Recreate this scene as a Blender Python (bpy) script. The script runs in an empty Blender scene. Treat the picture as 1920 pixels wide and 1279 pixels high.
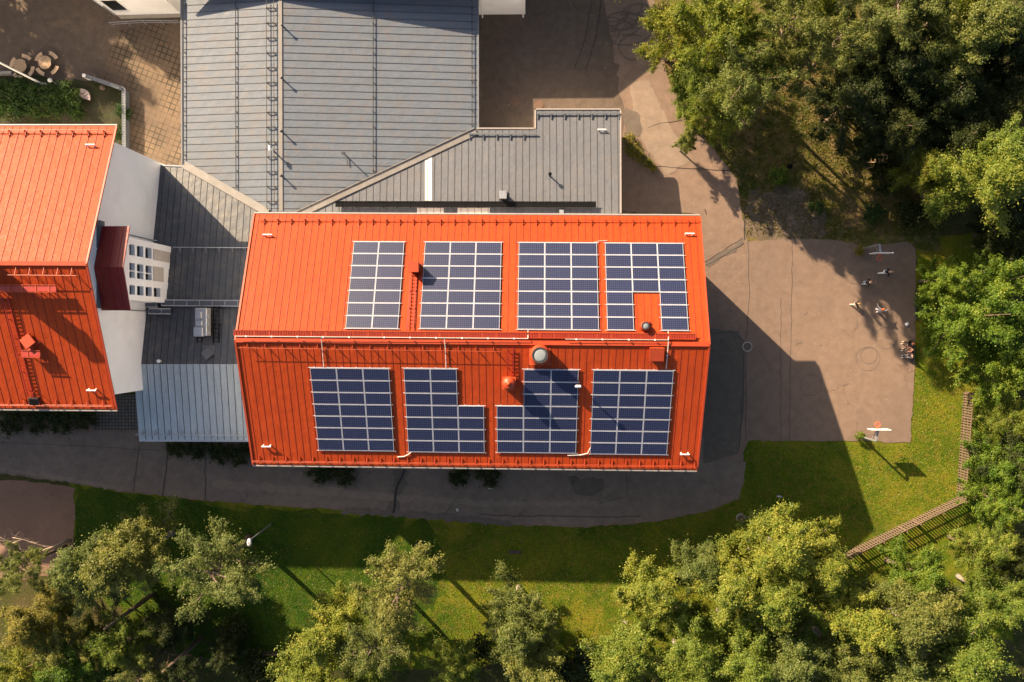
import bpy, math, random
import numpy as np
from mathutils import Vector, Matrix, Quaternion
SC = bpy.context.scene
COL = SC.collection
rnd = random.Random(7)
# ------------------------------------------------------------------ camera model (surveyed: metres above ground, focal length, plumb point)
D, FOC, NAD, CX, CY = 75.0, 1560.0, (998.5, 619.7), 960.0, 639.5
_nc = Vector(((NAD[0]-CX)/FOC, -(NAD[1]-CY)/FOC, -1)).normalized()
QC = _nc.rotation_difference(Vector((0, 0, -1)))
def ray(px, py):
    return QC @ Vector(((px-CX)/FOC, -(py-CY)/FOC, -1))
def G(px, py, z=0.0):
    r = ray(px, py); t = (D-z)/-r.z
    return Vector((r.x*t, r.y*t, z))
def on(px, py, pl, lift=0.0):
    p0, n = pl; o = Vector((0, 0, D)); r = ray(px, py)
    t = (p0+n*lift-o).dot(n)/r.dot(n)
    return o+r*t
def plane(a, b, c):
    n = (b-a).cross(c-a).normalized()
    if n.z < 0: n = -n
    return (a, n)
def zon(x, y, pl):
    p, n = pl
    return p.z-(n.x*(x-p.x)+n.y*(y-p.y))/n.z
UP = Vector((0, 0, 1))
# ------------------------------------------------------------------ scene graph helpers
ORG = {}
def tag(o, label=None, cat=None, group=None, kind=None):
    if label: o['label'] = label
    if cat: o['category'] = cat
    if group: o['group'] = group
    if kind: o['kind'] = kind
    return o
def thing(name, loc, label, cat, group=None, rz=0.0):
    o = bpy.data.objects.new(name, None); COL.objects.link(o)
    o.empty_display_size = .3
    o.location = loc; o.rotation_euler = (0, 0, rz)
    ORG[o.name] = Vector(loc)
    return tag(o, label, cat, group)
class MB:
    def __init__(s): s.v = []; s.f = []
    def add(s, vs, fs):
        n = len(s.v); s.v += [Vector(v) for v in vs]; s.f += [tuple(i+n for i in f) for f in fs]; return s
    def obox(s, c, ax, ay, az):
        c = Vector(c); q = []
        for k in (-1, 1):
            for j in (-1, 1):
                for i in (-1, 1): q.append(c+ax*i+ay*j+az*k)
        fs = [(0, 2, 3, 1), (4, 5, 7, 6), (0, 1, 5, 4), (2, 6, 7, 3), (0, 4, 6, 2), (1, 3, 7, 5)]
        return s.add(q, fs)
    def box(s, c, sx, sy, sz, rz=0.0, bev=0.0):
        ax = Vector((math.cos(rz), math.sin(rz), 0)); ay = Vector((-math.sin(rz), math.cos(rz), 0))
        if bev <= 0: return s.obox(c, ax*sx/2, ay*sy/2, UP*sz/2)
        c = Vector(c); pts = []
        a, b = sx/2, sy/2
        def ring(z, e):
            A, B = a-e, b-e; k = bev
            return [c+ax*x+ay*y+UP*z for x, y in ((-A, -B+k), (-A+k, -B), (A-k, -B), (A, -B+k), (A, B-k), (A-k, B), (-A+k, B), (-A, B-k))]
        h = sz/2
        rs = [ring(-h, 0), ring(h-bev, 0), ring(h, bev)]
        return s.loft(rs)
    def loft(s, rings, caps=True):
        n = len(rings[0]); vs = [p for r in rings for p in r]; fs = []
        for k in range(len(rings)-1):
            for i in range(n):
                j = (i+1) % n
                fs.append((k*n+i, k*n+j, (k+1)*n+j, (k+1)*n+i))
        if caps:
            fs.append(tuple(reversed(range(n)))); m = (len(rings)-1)*n
            fs.append(tuple(range(m, m+n)))
        return s.add(vs, fs)
    def bar(s, a, b, w, h=None, up=UP):
        a, b = Vector(a), Vector(b); h = h or w; d = (b-a)
        L = d.length
        if L < 1e-6: return s
        d = d/L
        x = d.cross(up)
        if x.length < 1e-3: x = d.cross(Vector((1, 0, 0)))
        x.normalize(); y = x.cross(d).normalized()
        return s.obox((a+b)/2, d*L/2, x*w/2, y*h/2)
    def tube(s, pts, r, n=6):
        pts = [Vector(p) for p in pts]; rs = r if isinstance(r, (list, tuple)) else [r]*len(pts)
        rings = []; px = None
        for i, p in enumerate(pts):
            d = (pts[min(i+1, len(pts)-1)]-pts[max(i-1, 0)])
            if d.length < 1e-9: d = UP.copy()
            d.normalize()
            if px is None:
                px = d.cross(UP)
                if px.length < 1e-2: px = d.cross(Vector((1, 0, 0)))
            px = (px-d*px.dot(d)).normalized(); py = d.cross(px)
            rings.append([p+(px*math.cos(2*math.pi*k/n)+py*math.sin(2*math.pi*k/n))*rs[i] for k in range(n)])
        return s.loft(rings)
    def lathe(s, c, prof, n=20, axis=UP):
        c = Vector(c); ax = axis.normalized(); x = ax.cross(Vector((0, 1, 0)))
        if x.length < .1: x = ax.cross(Vector((1, 0, 0)))
        x.normalize(); y = ax.cross(x)
        return s.loft([[c+ax*z+(x*math.cos(2*math.pi*k/n)+y*math.sin(2*math.pi*k/n))*r for k in range(n)] for r, z in prof])
    def prism(s, poly, z0, z1):
        a = sum(poly[i][0]*poly[(i+1) % len(poly)][1]-poly[(i+1) % len(poly)][0]*poly[i][1] for i in range(len(poly)))
        if a < 0: poly = poly[::-1]
        return s.loft([[Vector((p[0], p[1], z0)) for p in poly], [Vector((p[0], p[1], z1)) for p in poly]])
    def slab(s, poly, t):
        return s.loft([[p-UP*t for p in poly], list(poly)])
    def build(s, name, mat, parent=None, smooth=False, at=None):
        me = bpy.data.meshes.new(name)
        org = Vector((0, 0, 0))
        if parent is not None: org = ORG.get(parent.name, Vector((0, 0, 0)))
        elif at is not None: org = Vector(at)
        me.from_pydata([tuple(v-org) for v in s.v], [], s.f)
        me.materials.append(mat)
        if smooth: me.polygons.foreach_set('use_smooth', [True]*len(me.polygons))
        me.update()
        o = bpy.data.objects.new(name, me); COL.objects.link(o)
        if parent is not None: o.parent = parent
        else: o.location = org
        ORG[o.name] = org
        return o
def copytree(o, parent=None):
    c = o.copy(); COL.objects.link(c)
    if parent is not None: c.parent = parent
    for ch in list(o.children): copytree(ch, c)
    return c
# ------------------------------------------------------------------ materials
def nt(name):
    m = bpy.data.materials.new(name); m.use_nodes = True
    t = m.node_tree; b = t.nodes['Principled BSDF']
    return m, t, b
def N(t, typ, **kw):
    n = t.nodes.new(typ)
    for k, v in kw.items():
        if k in n.inputs.keys() if hasattr(n.inputs, 'keys') else False: n.inputs[k].default_value = v
        else: setattr(n, k, v)
    return n
def noise(t, vec, scale, detail=4, rough=.6, dist=0.0):
    n = t.nodes.new('ShaderNodeTexNoise'); n.inputs['Scale'].default_value = scale
    n.inputs['Detail'].default_value = detail; n.inputs['Roughness'].default_value = rough
    n.inputs['Distortion'].default_value = dist
    t.links.new(vec, n.inputs['Vector']); return n.outputs['Fac']
def ramp(t, fac, stops, interp='LINEAR'):
    r = t.nodes.new('ShaderNodeValToRGB'); r.color_ramp.interpolation = interp
    e = r.color_ramp.elements
    e[0].position = stops[0][0]; e[0].color = c4(stops[0][1])
    e[1].position = stops[-1][0]; e[1].color = c4(stops[-1][1])
    for p, c in stops[1:-1]:
        k = e.new(p); k.color = c4(c)
    t.links.new(fac, r.inputs[0]); return r.outputs[0]
def c4(c):
    if isinstance(c, (int, float)): c = (c, c, c)
    return (c[0], c[1], c[2], 1)
def mix(t, fac, a, b, blend='MIX'):
    m = t.nodes.new('ShaderNodeMix'); m.data_type = 'RGBA'; m.blend_type = blend
    for i, v in ((0, fac), (6, a), (7, b)):
        if hasattr(v, 'is_output'): t.links.new(v, m.inputs[i])
        elif i == 0: m.inputs[i].default_value = v
        else: m.inputs[i].default_value = c4(v)
    return m.outputs[2]
def math_(t, op, a, b=None, c=None):
    m = t.nodes.new('ShaderNodeMath'); m.operation = op
    for i, v in enumerate((a, b, c)):
        if v is None: continue
        if hasattr(v, 'is_output'): t.links.new(v, m.inputs[i])
        else: m.inputs[i].default_value = v
    return m.outputs[0]
def pos(t):
    g = t.nodes.new('ShaderNodeNewGeometry'); return g.outputs['Position']
def objc(t):
    g = t.nodes.new('ShaderNodeTexCoord'); return g.outputs['Object']
def bump(t, b, h, strength=.3, dist=.02):
    n = t.nodes.new('ShaderNodeBump'); n.inputs['Strength'].default_value = strength; n.inputs['Distance'].default_value = dist
    t.links.new(h, n.inputs['Height']); t.links.new(n.outputs[0], b.inputs['Normal'])
def paint(name, col, rough=.5, var=.18, scale=1.2, metallic=0.0, bumps=.15, fine=14, spec=.5, dirt=None, dirt_amt=.3):
    m, t, b = nt(name); P = pos(t)
    f1 = noise(t, P, scale, 5); f2 = noise(t, P, fine, 3)
    lo = tuple(c*(1-var) for c in col); hi = tuple(min(1, c*(1+var)) for c in col)
    c = ramp(t, f1, [(.3, lo), (.7, hi)])
    c2 = mix(t, .35, c, ramp(t, f2, [(.35, lo), (.65, hi)]))
    if dirt:
        f3 = noise(t, P, scale*.45, 6, .7, .6)
        k = ramp(t, f3, [(.5, 0), (.72, dirt_amt)])
        c2 = mix(t, k, c2, dirt)
    t.links.new(c2, b.inputs['Base Color'])
    b.inputs['Roughness'].default_value = rough; b.inputs['Metallic'].default_value = metallic
    b.inputs['Specular IOR Level'].default_value = spec
    if bumps: bump(t, b, f1, bumps, .05)
    return m
def sheet_mat(name, col, ux, spacing, rough=.42, var=.1, phase=0.0, stk=.62, dirt=None, dirt_amt=.25, spec=.5, oil=.35, metallic=0.0):
    """painted seamed sheet metal: every tray a slightly different tone, faint oil-canning, runs down the slope"""
    m, t, b = nt(name); P = pos(t)
    vd = t.nodes.new('ShaderNodeVectorMath'); vd.operation = 'DOT_PRODUCT'
    t.links.new(P, vd.inputs[0]); vd.inputs[1].default_value = ux
    k = math_(t, 'FLOOR', math_(t, 'MULTIPLY_ADD', vd.outputs['Value'], 1/spacing, phase))
    wn = t.nodes.new('ShaderNodeTexWhiteNoise'); wn.noise_dimensions = '1D'; t.links.new(k, wn.inputs['W'])
    lo = tuple(c*(1-var) for c in col); hi = tuple(min(1, c*(1+var)) for c in col)
    c = mix(t, wn.outputs['Value'], lo, hi)
    f1 = noise(t, P, .35, 5, .6); f2 = noise(t, P, 5, 4, .65)
    c = mix(t, .5, c, ramp(t, f1, [(.3, tuple(q*(1-var*1.6) for q in col)), (.7, tuple(min(1, q*(1+var*1.3)) for q in col))]))
    c = mix(t, .22, c, ramp(t, f2, [(.3, tuple(q*.6 for q in col)), (.7, tuple(min(1, q*1.35) for q in col))]))
    mpn = t.nodes.new('ShaderNodeMapping'); mpn.inputs['Scale'].default_value = (8, .55, .55) if abs(ux[0]) > .7 else (.55, 8, .55); t.links.new(P, mpn.inputs['Vector'])
    st = noise(t, mpn.outputs[0], 1.0, 5, .7)
    c = mix(t, .5, c, mix(t, 1, c, ramp(t, st, [(.32, stk), (.5, 1), (.7, 1+(1-stk)*.55)]), 'MULTIPLY'))
    if dirt:
        f3 = noise(t, P, .8, 6, .7, 1.0)
        c = mix(t, ramp(t, f3, [(.46, 0), (.72, dirt_amt)]), c, dirt)
    t.links.new(c, b.inputs['Base Color'])
    rr = ramp(t, f2, [(.3, rough*.85), (.7, min(1, rough*1.2))]); t.links.new(rr, b.inputs['Roughness'])
    b.inputs['Specular IOR Level'].default_value = spec; b.inputs['Metallic'].default_value = metallic
    fb = noise(t, P, 1.6, 2, .4)
    bump(t, b, fb, oil, .06)
    return m
def plain(name, col, rough=.5, metallic=0.0, spec=.5):
    return paint(name, col, rough, .1, 3, metallic, 0, 20, spec)
M = {}
YAW = math.radians(-0.4935)
UX = Vector((math.cos(YAW), math.sin(YAW), 0)); UY = Vector((-math.sin(YAW), math.cos(YAW), 0))
ORANGE = (.385, .054, .012)
M['red'] = sheet_mat('orange_red_sheet', ORANGE, UX, .532, .5, .06, dirt=(.22, .028, .012), dirt_amt=.35, spec=.12)
M['redseam'] = plain('orange_red_seam', (.27, .026, .010), .6)
M['redpaint'] = paint('red_equipment_paint', (.37, .048, .011), .5, .12, 3)
M['reddark'] = paint('dark_red_steel', (.30, .022, .013), .5, .15, 3)
M['darkredroof'] = sheet_mat('dark_red_sheet', (.20, .014, .010), UY, .5, .5, .08)
M['grey'] = sheet_mat('grey_sheet_hall', (.132, .158, .196), UY, .62, .55, .07, spec=.3, stk=.82, dirt=(.2, .15, .11), dirt_amt=.4, oil=.5)
M['greyx'] = sheet_mat('grey_sheet_annex', (.115, .124, .145), UX, .57, .55, .10, spec=.3, stk=.82, dirt=(.17, .15, .13), dirt_amt=.3, oil=.5)
M['greydk'] = sheet_mat('dark_grey_sheet_link', (.055, .064, .08), UX, .56, .45, .13, dirt=(.2, .17, .13), dirt_amt=.4, oil=.5)
M['greylt'] = sheet_mat('blue_grey_sheet', (.40, .47, .51), UX, .56, .4, .08, dirt=(.4, .43, .44), dirt_amt=.35, oil=.5)
M['greyseam'] = plain('grey_seam', (.05, .045, .042), .6)
M['flash'] = paint('pale_flashing', (.20, .19, .18), .45, .2, 1.5, dirt=(.2, .16, .12))
M['whitesheet'] = paint('white_replacement_sheet', (.8, .72, .66), .5, .06, 2)
M['wall'] = paint('white_render', (.9, .9, .9), .9, .05, .5, bumps=.1, dirt=(.6, .56, .52), dirt_amt=.35)
M['wallb'] = paint('beige_panel', (.5, .45, .4), .85, .08, 2)
M['cladding'] = paint('grey_cladding', (.10, .115, .14), .6, .1, 2)
M['alu'] = plain('white_aluminium', (.42, .44, .50), .35, 0, .6)
M['galv'] = paint('galvanised_steel', (.42, .44, .47), .35, .2, 6, .6)
M['dark'] = plain('dark_steel', (.035, .035, .04), .5)
M['black'] = plain('black_rubber', (.008, .008, .009), .8, 0, .08)
M['whitep'] = plain('white_paint', (.85, .84, .82), .5)
M['gutter'] = plain('gutter_steel', (.3, .27, .25), .4)
M['dimglass'] = plain('window_glass', (.006, .008, .011), .3, 0, .12)
M['dome'] = plain('skylight_dome', (.22, .25, .27), .3, 0, .6)
M['wood'] = paint('weathered_timber', (.15, .105, .075), .8, .3, 4, bumps=.3)
M['woodt'] = paint('pale_table_timber', (.66, .47, .30), .7, .2, 5, bumps=.2)
M['pink'] = paint('faded_pink_concrete', (.42, .33, .33), .8, .15, 4)
M['cladding2'] = paint('blue_grey_slats', (.15, .165, .19), .5, .15, 4)
M['concrete'] = paint('concrete', (.36, .34, .31), .9, .15, 2)
M['rust'] = paint('rusty_iron', (.13, .075, .05), .8, .3, 9)
M['stone'] = paint('pale_stone', (.5, .47, .43), .85, .2, 6)
M['conduit'] = plain('aged_white_conduit', (.55, .53, .50), .6)
M['rim'] = plain('orange_rim_paint', (.75, .12, .04), .45)
# solar glass with its 12 x 6 cell grid
m, t, b = nt('solar_glass'); O = objc(t)
sp = t.nodes.new('ShaderNodeSeparateXYZ'); t.links.new(O, sp.inputs[0])
def gridline(s, pitch, off, w):
    fr = math_(t, 'FRACT', math_(t, 'MULTIPLY_ADD', s, 1/pitch, off))
    return math_(t, 'LESS_THAN', math_(t, 'ABSOLUTE', math_(t, 'SUBTRACT', fr, .5)), w)
gx = gridline(sp.outputs[0], .158, .5, .05); gy = gridline(sp.outputs[1], .153, .5, .05)
g = math_(t, 'MAXIMUM', gx, gy)
oi = t.nodes.new('ShaderNodeObjectInfo')
cell = mix(t, noise(t, pos(t), 14, 3), (.003, .006, .026), (.006, .011, .048))
cell = mix(t, math_(t, 'MULTIPLY', oi.outputs['Random'], .5), cell, (.005, .014, .052))
line = mix(t, .5, (.055, .07, .16), (.08, .09, .18))
t.links.new(mix(t, g, cell, line), b.inputs['Base Color'])
b.inputs['Roughness'].default_value = .45; b.inputs['Specular IOR Level'].default_value = .4
M['cell'] = m
# asphalt, worn: several tones, stones, patches
def asphalt(name, lo, hi, patch):
    m, t, b = nt(name); P = pos(t)
    a = noise(t, P, .13, 6, .6, .4); f = noise(t, P, 22, 4, .8); md = noise(t, P, 1.3, 6, .65)
    c = ramp(t, a, [(.3, lo), (.7, hi)])
    c = mix(t, .5, c, ramp(t, md, [(.32, tuple(q*.6 for q in lo)), (.68, tuple(q*1.2 for q in hi))]))
    c = mix(t, 1, c, ramp(t, noise(t, P, .055, 3, .5), [(.35, (.78, .81, .86)), (.65, (1.12, 1.09, 1.05))]), 'MULTIPLY')
    c = mix(t, .35, c, ramp(t, f, [(.35, tuple(q*.55 for q in lo)), (.68, tuple(q*1.5 for q in hi))]))
    c = mix(t, ramp(t, noise(t, P, .32, 5, .75, 1.2), [(.52, 0), (.70, .6)]), c, patch)
    v = t.nodes.new('ShaderNodeTexVoronoi'); v.feature = 'DISTANCE_TO_EDGE'; v.inputs['Scale'].default_value = .16
    w = t.nodes.new('ShaderNodeVectorMath'); w.operation = 'ADD'
    nn = t.nodes.new('ShaderNodeTexNoise'); nn.inputs['Scale'].default_value = .7; nn.inputs['Detail'].default_value = 5; t.links.new(P, nn.inputs['Vector'])
    sc = t.nodes.new('ShaderNodeVectorMath'); sc.operation = 'SCALE'; sc.inputs['Scale'].default_value = 2.6; t.links.new(nn.outputs['Color'], sc.inputs[0])
    t.links.new(P, w.inputs[0]); t.links.new(sc.outputs[0], w.inputs[1]); t.links.new(w.outputs[0], v.inputs['Vector'])
    crack = math_(t, 'MULTIPLY', ramp(t, v.outputs['Distance'], [(.0, 1), (.007, 0)]), ramp(t, noise(t, P, .2, 2), [(.5, 0), (.6, .55)]))
    c = mix(t, crack, c, tuple(q*.3 for q in lo))
    v2 = t.nodes.new('ShaderNodeTexVoronoi'); v2.inputs['Scale'].default_value = 1.7; t.links.new(P, v2.inputs['Vector'])
    c = mix(t, math_(t, 'MULTIPLY', math_(t, 'LESS_THAN', v2.outputs['Distance'], .055), math_(t, 'LESS_THAN', noise(t, P, .25, 3), .50)), c, (.45, .36, .24))
    t.links.new(c, b.inputs['Base Color']); b.inputs['Roughness'].default_value = .93
    b.inputs['Specular IOR Level'].default_value = .25
    bump(t, b, f, .35, .012)
    return m
M['asphalt'] = asphalt('worn_asphalt', (.175, .124, .096), (.23, .164, .127), (.145, .108, .085))
M['asphalt2'] = asphalt('court_asphalt', (.178, .129, .101), (.208, .150, .117), (.165, .118, .09))
M['asphaltd'] = asphalt('plaza_asphalt', (.095, .075, .062), (.155, .118, .09), (.21, .15, .10))
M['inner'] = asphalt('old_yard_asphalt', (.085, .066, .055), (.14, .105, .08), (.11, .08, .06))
M['road'] = asphalt('road_asphalt', (.165, .130, .108), (.23, .178, .148), (.13, .105, .09))
M['asphaltdk'] = asphalt('newer_dark_asphalt', (.105, .090, .075), (.135, .115, .095), (.115, .10, .085))
M['tar'] = plain('tar_line', (.035, .03, .028), .8)
M['skid'] = plain('tyre_mark', (.10, .078, .062), .9)
M['faint'] = plain('faint_mark', (.11, .09, .08), .9)
def ground(name, stops, dry, dryamt, f=9, leaf=True, dist=.8, scale=.16):
    m, t, b = nt(name); P = pos(t)
    big = noise(t, P, scale, 7, .68, dist); fine = noise(t, P, f, 5, .8); mid = noise(t, P, 1.4, 5, .7)
    c = ramp(t, big, stops)
    c = mix(t, ramp(t, mid, [(.45, 0), (.7, dryamt)]), c, dry)
    d = mix(t, .75, (1, 1, 1), ramp(t, fine, [(.3, .25), (.7, 1.6)]))
    c = mix(t, 1.0, c, d, 'MULTIPLY')
    if leaf:
        v = t.nodes.new('ShaderNodeTexVoronoi'); v.inputs['Scale'].default_value = 2.6; t.links.new(P, v.inputs['Vector'])
        c = mix(t, math_(t, 'MULTIPLY', math_(t, 'LESS_THAN', v.outputs['Distance'], .09), math_(t, 'LESS_THAN', noise(t, P, .5, 2), .52)), c, (.38, .27, .09))
    t.links.new(c, b.inputs['Base Color']); b.inputs['Roughness'].default_value = .95; b.inputs['Specular IOR Level'].default_value = .15
    bump(t, b, fine, .7, .08)
    return m
M['grass'] = ground('lawn_grass', [(.32, (.028, .068, .004)), (.5, (.082, .125, .005)), (.68, (.18, .175, .012))], (.22, .125, .035), .5)
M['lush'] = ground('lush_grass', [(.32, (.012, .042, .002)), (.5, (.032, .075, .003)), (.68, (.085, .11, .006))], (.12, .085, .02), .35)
M['rough'] = ground('dry_rough_grass', [(.36, (.038, .062, .008)), (.52, (.10, .095, .018)), (.68, (.24, .155, .08))], (.27, .175, .11), .6, scale=.3)
M['forest'] = ground('forest_floor', [(.3, (.025, .035, .008)), (.5, (.05, .06, .012)), (.7, (.09, .07, .03))], (.11, .08, .05), .6)
M['gravel'] = ground('grey_gravel', [(.3, (.12, .095, .07)), (.5, (.17, .13, .10)), (.7, (.25, .19, .155))], (.10, .085, .03), .75, 12, leaf=False, scale=.5)
M['dirt'] = ground('brown_sand', [(.3, (.20, .125, .092)), (.7, (.27, .17, .125))], (.22, .14, .1), .3, 18, leaf=False)
M['soil'] = ground('dark_garden_soil', [(.3, (.02, .032, .008)), (.55, (.055, .05, .03)), (.7, (.11, .095, .08))], (.05, .075, .02), .7, 14)
# pavers
m, t, b = nt('clay_pavers'); P = pos(t)
mp = t.nodes.new('ShaderNodeMapping'); mp.inputs['Rotation'].default_value = (0, 0, math.radians(21)); t.links.new(P, mp.inputs['Vector'])
br = t.nodes.new('ShaderNodeTexBrick'); br.offset = 0; br.inputs['Scale'].default_value = 1.0
br.inputs['Brick Width'].default_value = .5; br.inputs['Row Height'].default_value = .5
br.inputs['Color1'].default_value = (.165, .118, .08, 1); br.inputs['Color2'].default_value = (.14, .10, .075, 1); br.inputs['Mortar'].default_value = (.07, .052, .034, 1)
br.inputs['Mortar Smooth'].default_value = .3; br.inputs['Bias'].default_value = -.1
t.links.new(mp.outputs[0], br.inputs['Vector'])
moss = noise(t, P, .45, 4, .6)
t.links.new(ramp(t, moss, [(.42, .010), (.66, .085)]), br.inputs['Mortar Size'])
c = mix(t, .5, br.outputs['Color'], ramp(t, noise(t, P, .35, 5), [(.35, (.065, .05, .038)), (.65, (.19, .128, .072))]))
c = mix(t, br.outputs['Fac'], c, (.055, .042, .026))
t.links.new(c, b.inputs['Base Color']); b.inputs['Roughness'].default_value = .9
M['paver'] = m
m, t, b = nt('small_setts'); P = pos(t)
br = t.nodes.new('ShaderNodeTexBrick'); br.inputs['Scale'].default_value = 1; br.inputs['Brick Width'].default_value = .3; br.inputs['Row Height'].default_value = .3; br.offset = 0
br.inputs['Color1'].default_value = (.12, .1, .085, 1); br.inputs['Color2'].default_value = (.17, .14, .12, 1); br.inputs['Mortar'].default_value = (.03, .025, .02, 1); br.inputs['Mortar Size'].default_value = .03
t.links.new(P, br.inputs['Vector']); t.links.new(br.outputs['Color'], b.inputs['Base Color']); b.inputs['Roughness'].default_value = .9
M['setts'] = m
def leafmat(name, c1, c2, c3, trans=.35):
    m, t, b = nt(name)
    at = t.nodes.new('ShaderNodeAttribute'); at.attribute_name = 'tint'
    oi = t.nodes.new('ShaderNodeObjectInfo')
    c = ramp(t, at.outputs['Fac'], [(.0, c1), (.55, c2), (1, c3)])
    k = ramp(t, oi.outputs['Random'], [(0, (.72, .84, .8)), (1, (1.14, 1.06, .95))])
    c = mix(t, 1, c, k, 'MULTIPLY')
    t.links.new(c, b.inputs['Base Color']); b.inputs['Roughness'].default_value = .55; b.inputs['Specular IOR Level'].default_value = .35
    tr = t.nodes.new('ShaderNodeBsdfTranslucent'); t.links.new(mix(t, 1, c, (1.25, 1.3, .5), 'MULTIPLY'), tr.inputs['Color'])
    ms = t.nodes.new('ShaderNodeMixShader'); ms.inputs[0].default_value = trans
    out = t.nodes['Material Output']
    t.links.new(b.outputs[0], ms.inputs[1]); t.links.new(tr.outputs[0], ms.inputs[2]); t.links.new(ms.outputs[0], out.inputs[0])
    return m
LEAF = {
 'birch': leafmat('yellow_green_leaves', (.095, .150, .020), (.205, .255, .038), (.38, .365, .068), .42),
 'pale': leafmat('grey_green_leaves', (.085, .118, .025), (.18, .20, .048), (.31, .30, .080), .4),
 'green': leafmat('fresh_green_leaves', (.055, .118, .011), (.125, .205, .018), (.26, .31, .042), .4),
 'olive': leafmat('olive_leaves', (.078, .112, .013), (.17, .21, .024), (.31, .30, .048), .4),
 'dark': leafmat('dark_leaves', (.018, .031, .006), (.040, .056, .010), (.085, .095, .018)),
 'gold': leafmat('autumn_gold_leaves', (.14, .135, .028), (.23, .205, .04), (.40, .32, .06)),
 'pine': leafmat('pine_needles', (.078, .106, .022), (.158, .186, .044), (.28, .27, .08), .3),
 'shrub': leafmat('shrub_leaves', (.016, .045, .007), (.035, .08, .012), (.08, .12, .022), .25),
}
M['bark'] = paint('grey_brown_bark', (.14, .10, .075), .9, .35, 5, bumps=.5)
M['birchbark'] = paint('pale_birch_bark', (.27, .235, .20), .8, .4, 6)
M['deadwood'] = paint('bleached_deadwood', (.48, .36, .27), .85, .25, 5)
# ------------------------------------------------------------------ ground sheets
def chaikin(p, n=1):
    for _ in range(n):
        q = []
        for i in range(len(p)):
            a, b = p[i], p[(i+1) % len(p)]
            q += [a*.75+b*.25, a*.25+b*.75]
        p = q
    return p
def sheet(name, pts, z, mat, jit=0.0, step=.5, world=False, smooth=0, kind='structure'):
    w = [Vector((p[0], p[1], 0)) if world else G(p[0], p[1]) for p in pts]
    for p in w: p.z = 0
    if smooth: w = chaikin(w, smooth)
    if jit:
        q = []
        for i in range(len(w)):
            a, b = w[i], w[(i+1) % len(w)]; n = max(1, int((b-a).length/step))
            d = (b-a); nn = Vector((-d.y, d.x, 0))
            if nn.length > 0: nn.normalize()
            for k in range(n):
                q.append(a+d*(k/n)+nn*rnd.gauss(0, jit)+(d.normalized()*rnd.gauss(0, jit) if d.length else d))
        w = q
    for p in w: p.z = z
    me = bpy.data.meshes.new(name); me.from_pydata([tuple(p) for p in w], [], [tuple(range(len(w)))])
    if me.polygons[0].normal.z < 0: me.flip_normals()
    import bmesh
    bm = bmesh.new(); bm.from_mesh(me); bmesh.ops.triangulate(bm, faces=bm.faces[:], ngon_method='EAR_CLIP'); bm.to_mesh(me); bm.free()
    me.materials.append(mat); o = bpy.data.objects.new(name, me); COL.objects.link(o)
    if kind: o['kind'] = kind
    return o
sheet('ground', [(-400, -400), (400, -400), (400, 400), (-400, 400)], 0, M['forest'], world=True)
sheet('lawn', [(130, 905), (1380, 890), (1400, 800), (1700, 800), (1720, 440), (1900, 440), (1900, 1200), (1200, 1230), (700, 1260), (420, 1230), (300, 1200), (130, 1060)], .004, M['grass'], .12)
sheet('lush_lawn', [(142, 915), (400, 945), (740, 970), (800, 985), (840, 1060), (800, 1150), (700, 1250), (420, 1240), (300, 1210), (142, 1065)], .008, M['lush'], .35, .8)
sheet('rough_grass', [(1200, -60), (1600, -60), (1640, 160), (1740, 330), (1760, 470), (1380, 470), (1320, 300), (1190, 120)], .008, M['rough'], .15)
sheet('gravel_patch', [(1396, 375), (1408, 352), (1440, 358), (1470, 340), (1500, 352), (1530, 380), (1556, 392), (1540, 420), (1552, 440), (1500, 456), (1402, 456)], .012, M['gravel'], .22, .35, smooth=1)
sheet('garden_soil', [(-80, 135), (165, 145), (250, 165), (252, 300), (160, 330), (-80, 330)], .012, M['soil'], .1)
sheet('plaza', [(-120, -120), (360, -120), (360, 70), (222, 60), (187, 152), (120, 150), (60, 140), (-120, 150)], .016, M['asphaltd'], .05)
sheet('paved_court', [(222, 58), (350, 30), (350, 320), (240, 330), (243, 178), (187, 150)], .022, M['paver'])
yard = [(880, -120), (1230, -120), (1226, 30), (1245, 110), (1252, 150), (1300, 225), (1335, 275), (1380, 335), (1392, 400), (1400, 452),
        (1402, 830), (1392, 850), (1396, 900), (1385, 935), (1330, 958), (1230, 978), (1100, 988), (960, 985), (860, 977), (740, 966), (620, 955), (400, 940), (250, 924), (140, 907), (0, 888), (-120, 876), (-120, 780), (480, 780), (480, 860), (1300, 860), (1300, 400), (880, 400)]
sheet('asphalt_yard', yard, .028, M['asphalt'], .05, .4)
sheet('access_road', [(-120, 805), (250, 810), (480, 832), (760, 845), (1300, 862), (1398, 866), (1394, 900), (1383, 932), (1330, 955), (1230, 975), (1100, 985), (960, 982), (860, 974), (740, 963), (620, 952), (400, 937), (250, 921), (140, 904), (0, 885), (-120, 873)], .034, M['road'], .035, .4)
sheet('dark_asphalt_strip', [(1318, 614), (1385, 622), (1397, 648), (1395, 760), (1385, 850), (1318, 870)], .040, M['asphaltdk'], .03)
sheet('basketball_court', [(1397, 453), (1470, 449), (1560, 449), (1598, 456), (1618, 465), (1640, 456), (1662, 459), (1700, 452), (1717, 468), (1716, 600), (1714, 700), (1707, 829), (1660, 830), (1640, 826), (1560, 827), (1397, 826)], .046, M['asphalt2'], .035, .4)
sheet('brown_sand_pitch', [(-150, 898), (60, 902), (140, 914), (142, 960), (134, 1075), (-150, 1110)], .012, M['dirt'], .06)
sheet('grey_setts', [(186, 740), (262, 740), (262, 806), (175, 806)], .038, M['setts'])
sheet('inner_yard', [(880, -100), (1120, -100), (1135, 20), (1150, 90), (1160, 150), (1172, 210), (1168, 260), (880, 260)], .032, M['inner'], .1, .5)
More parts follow.
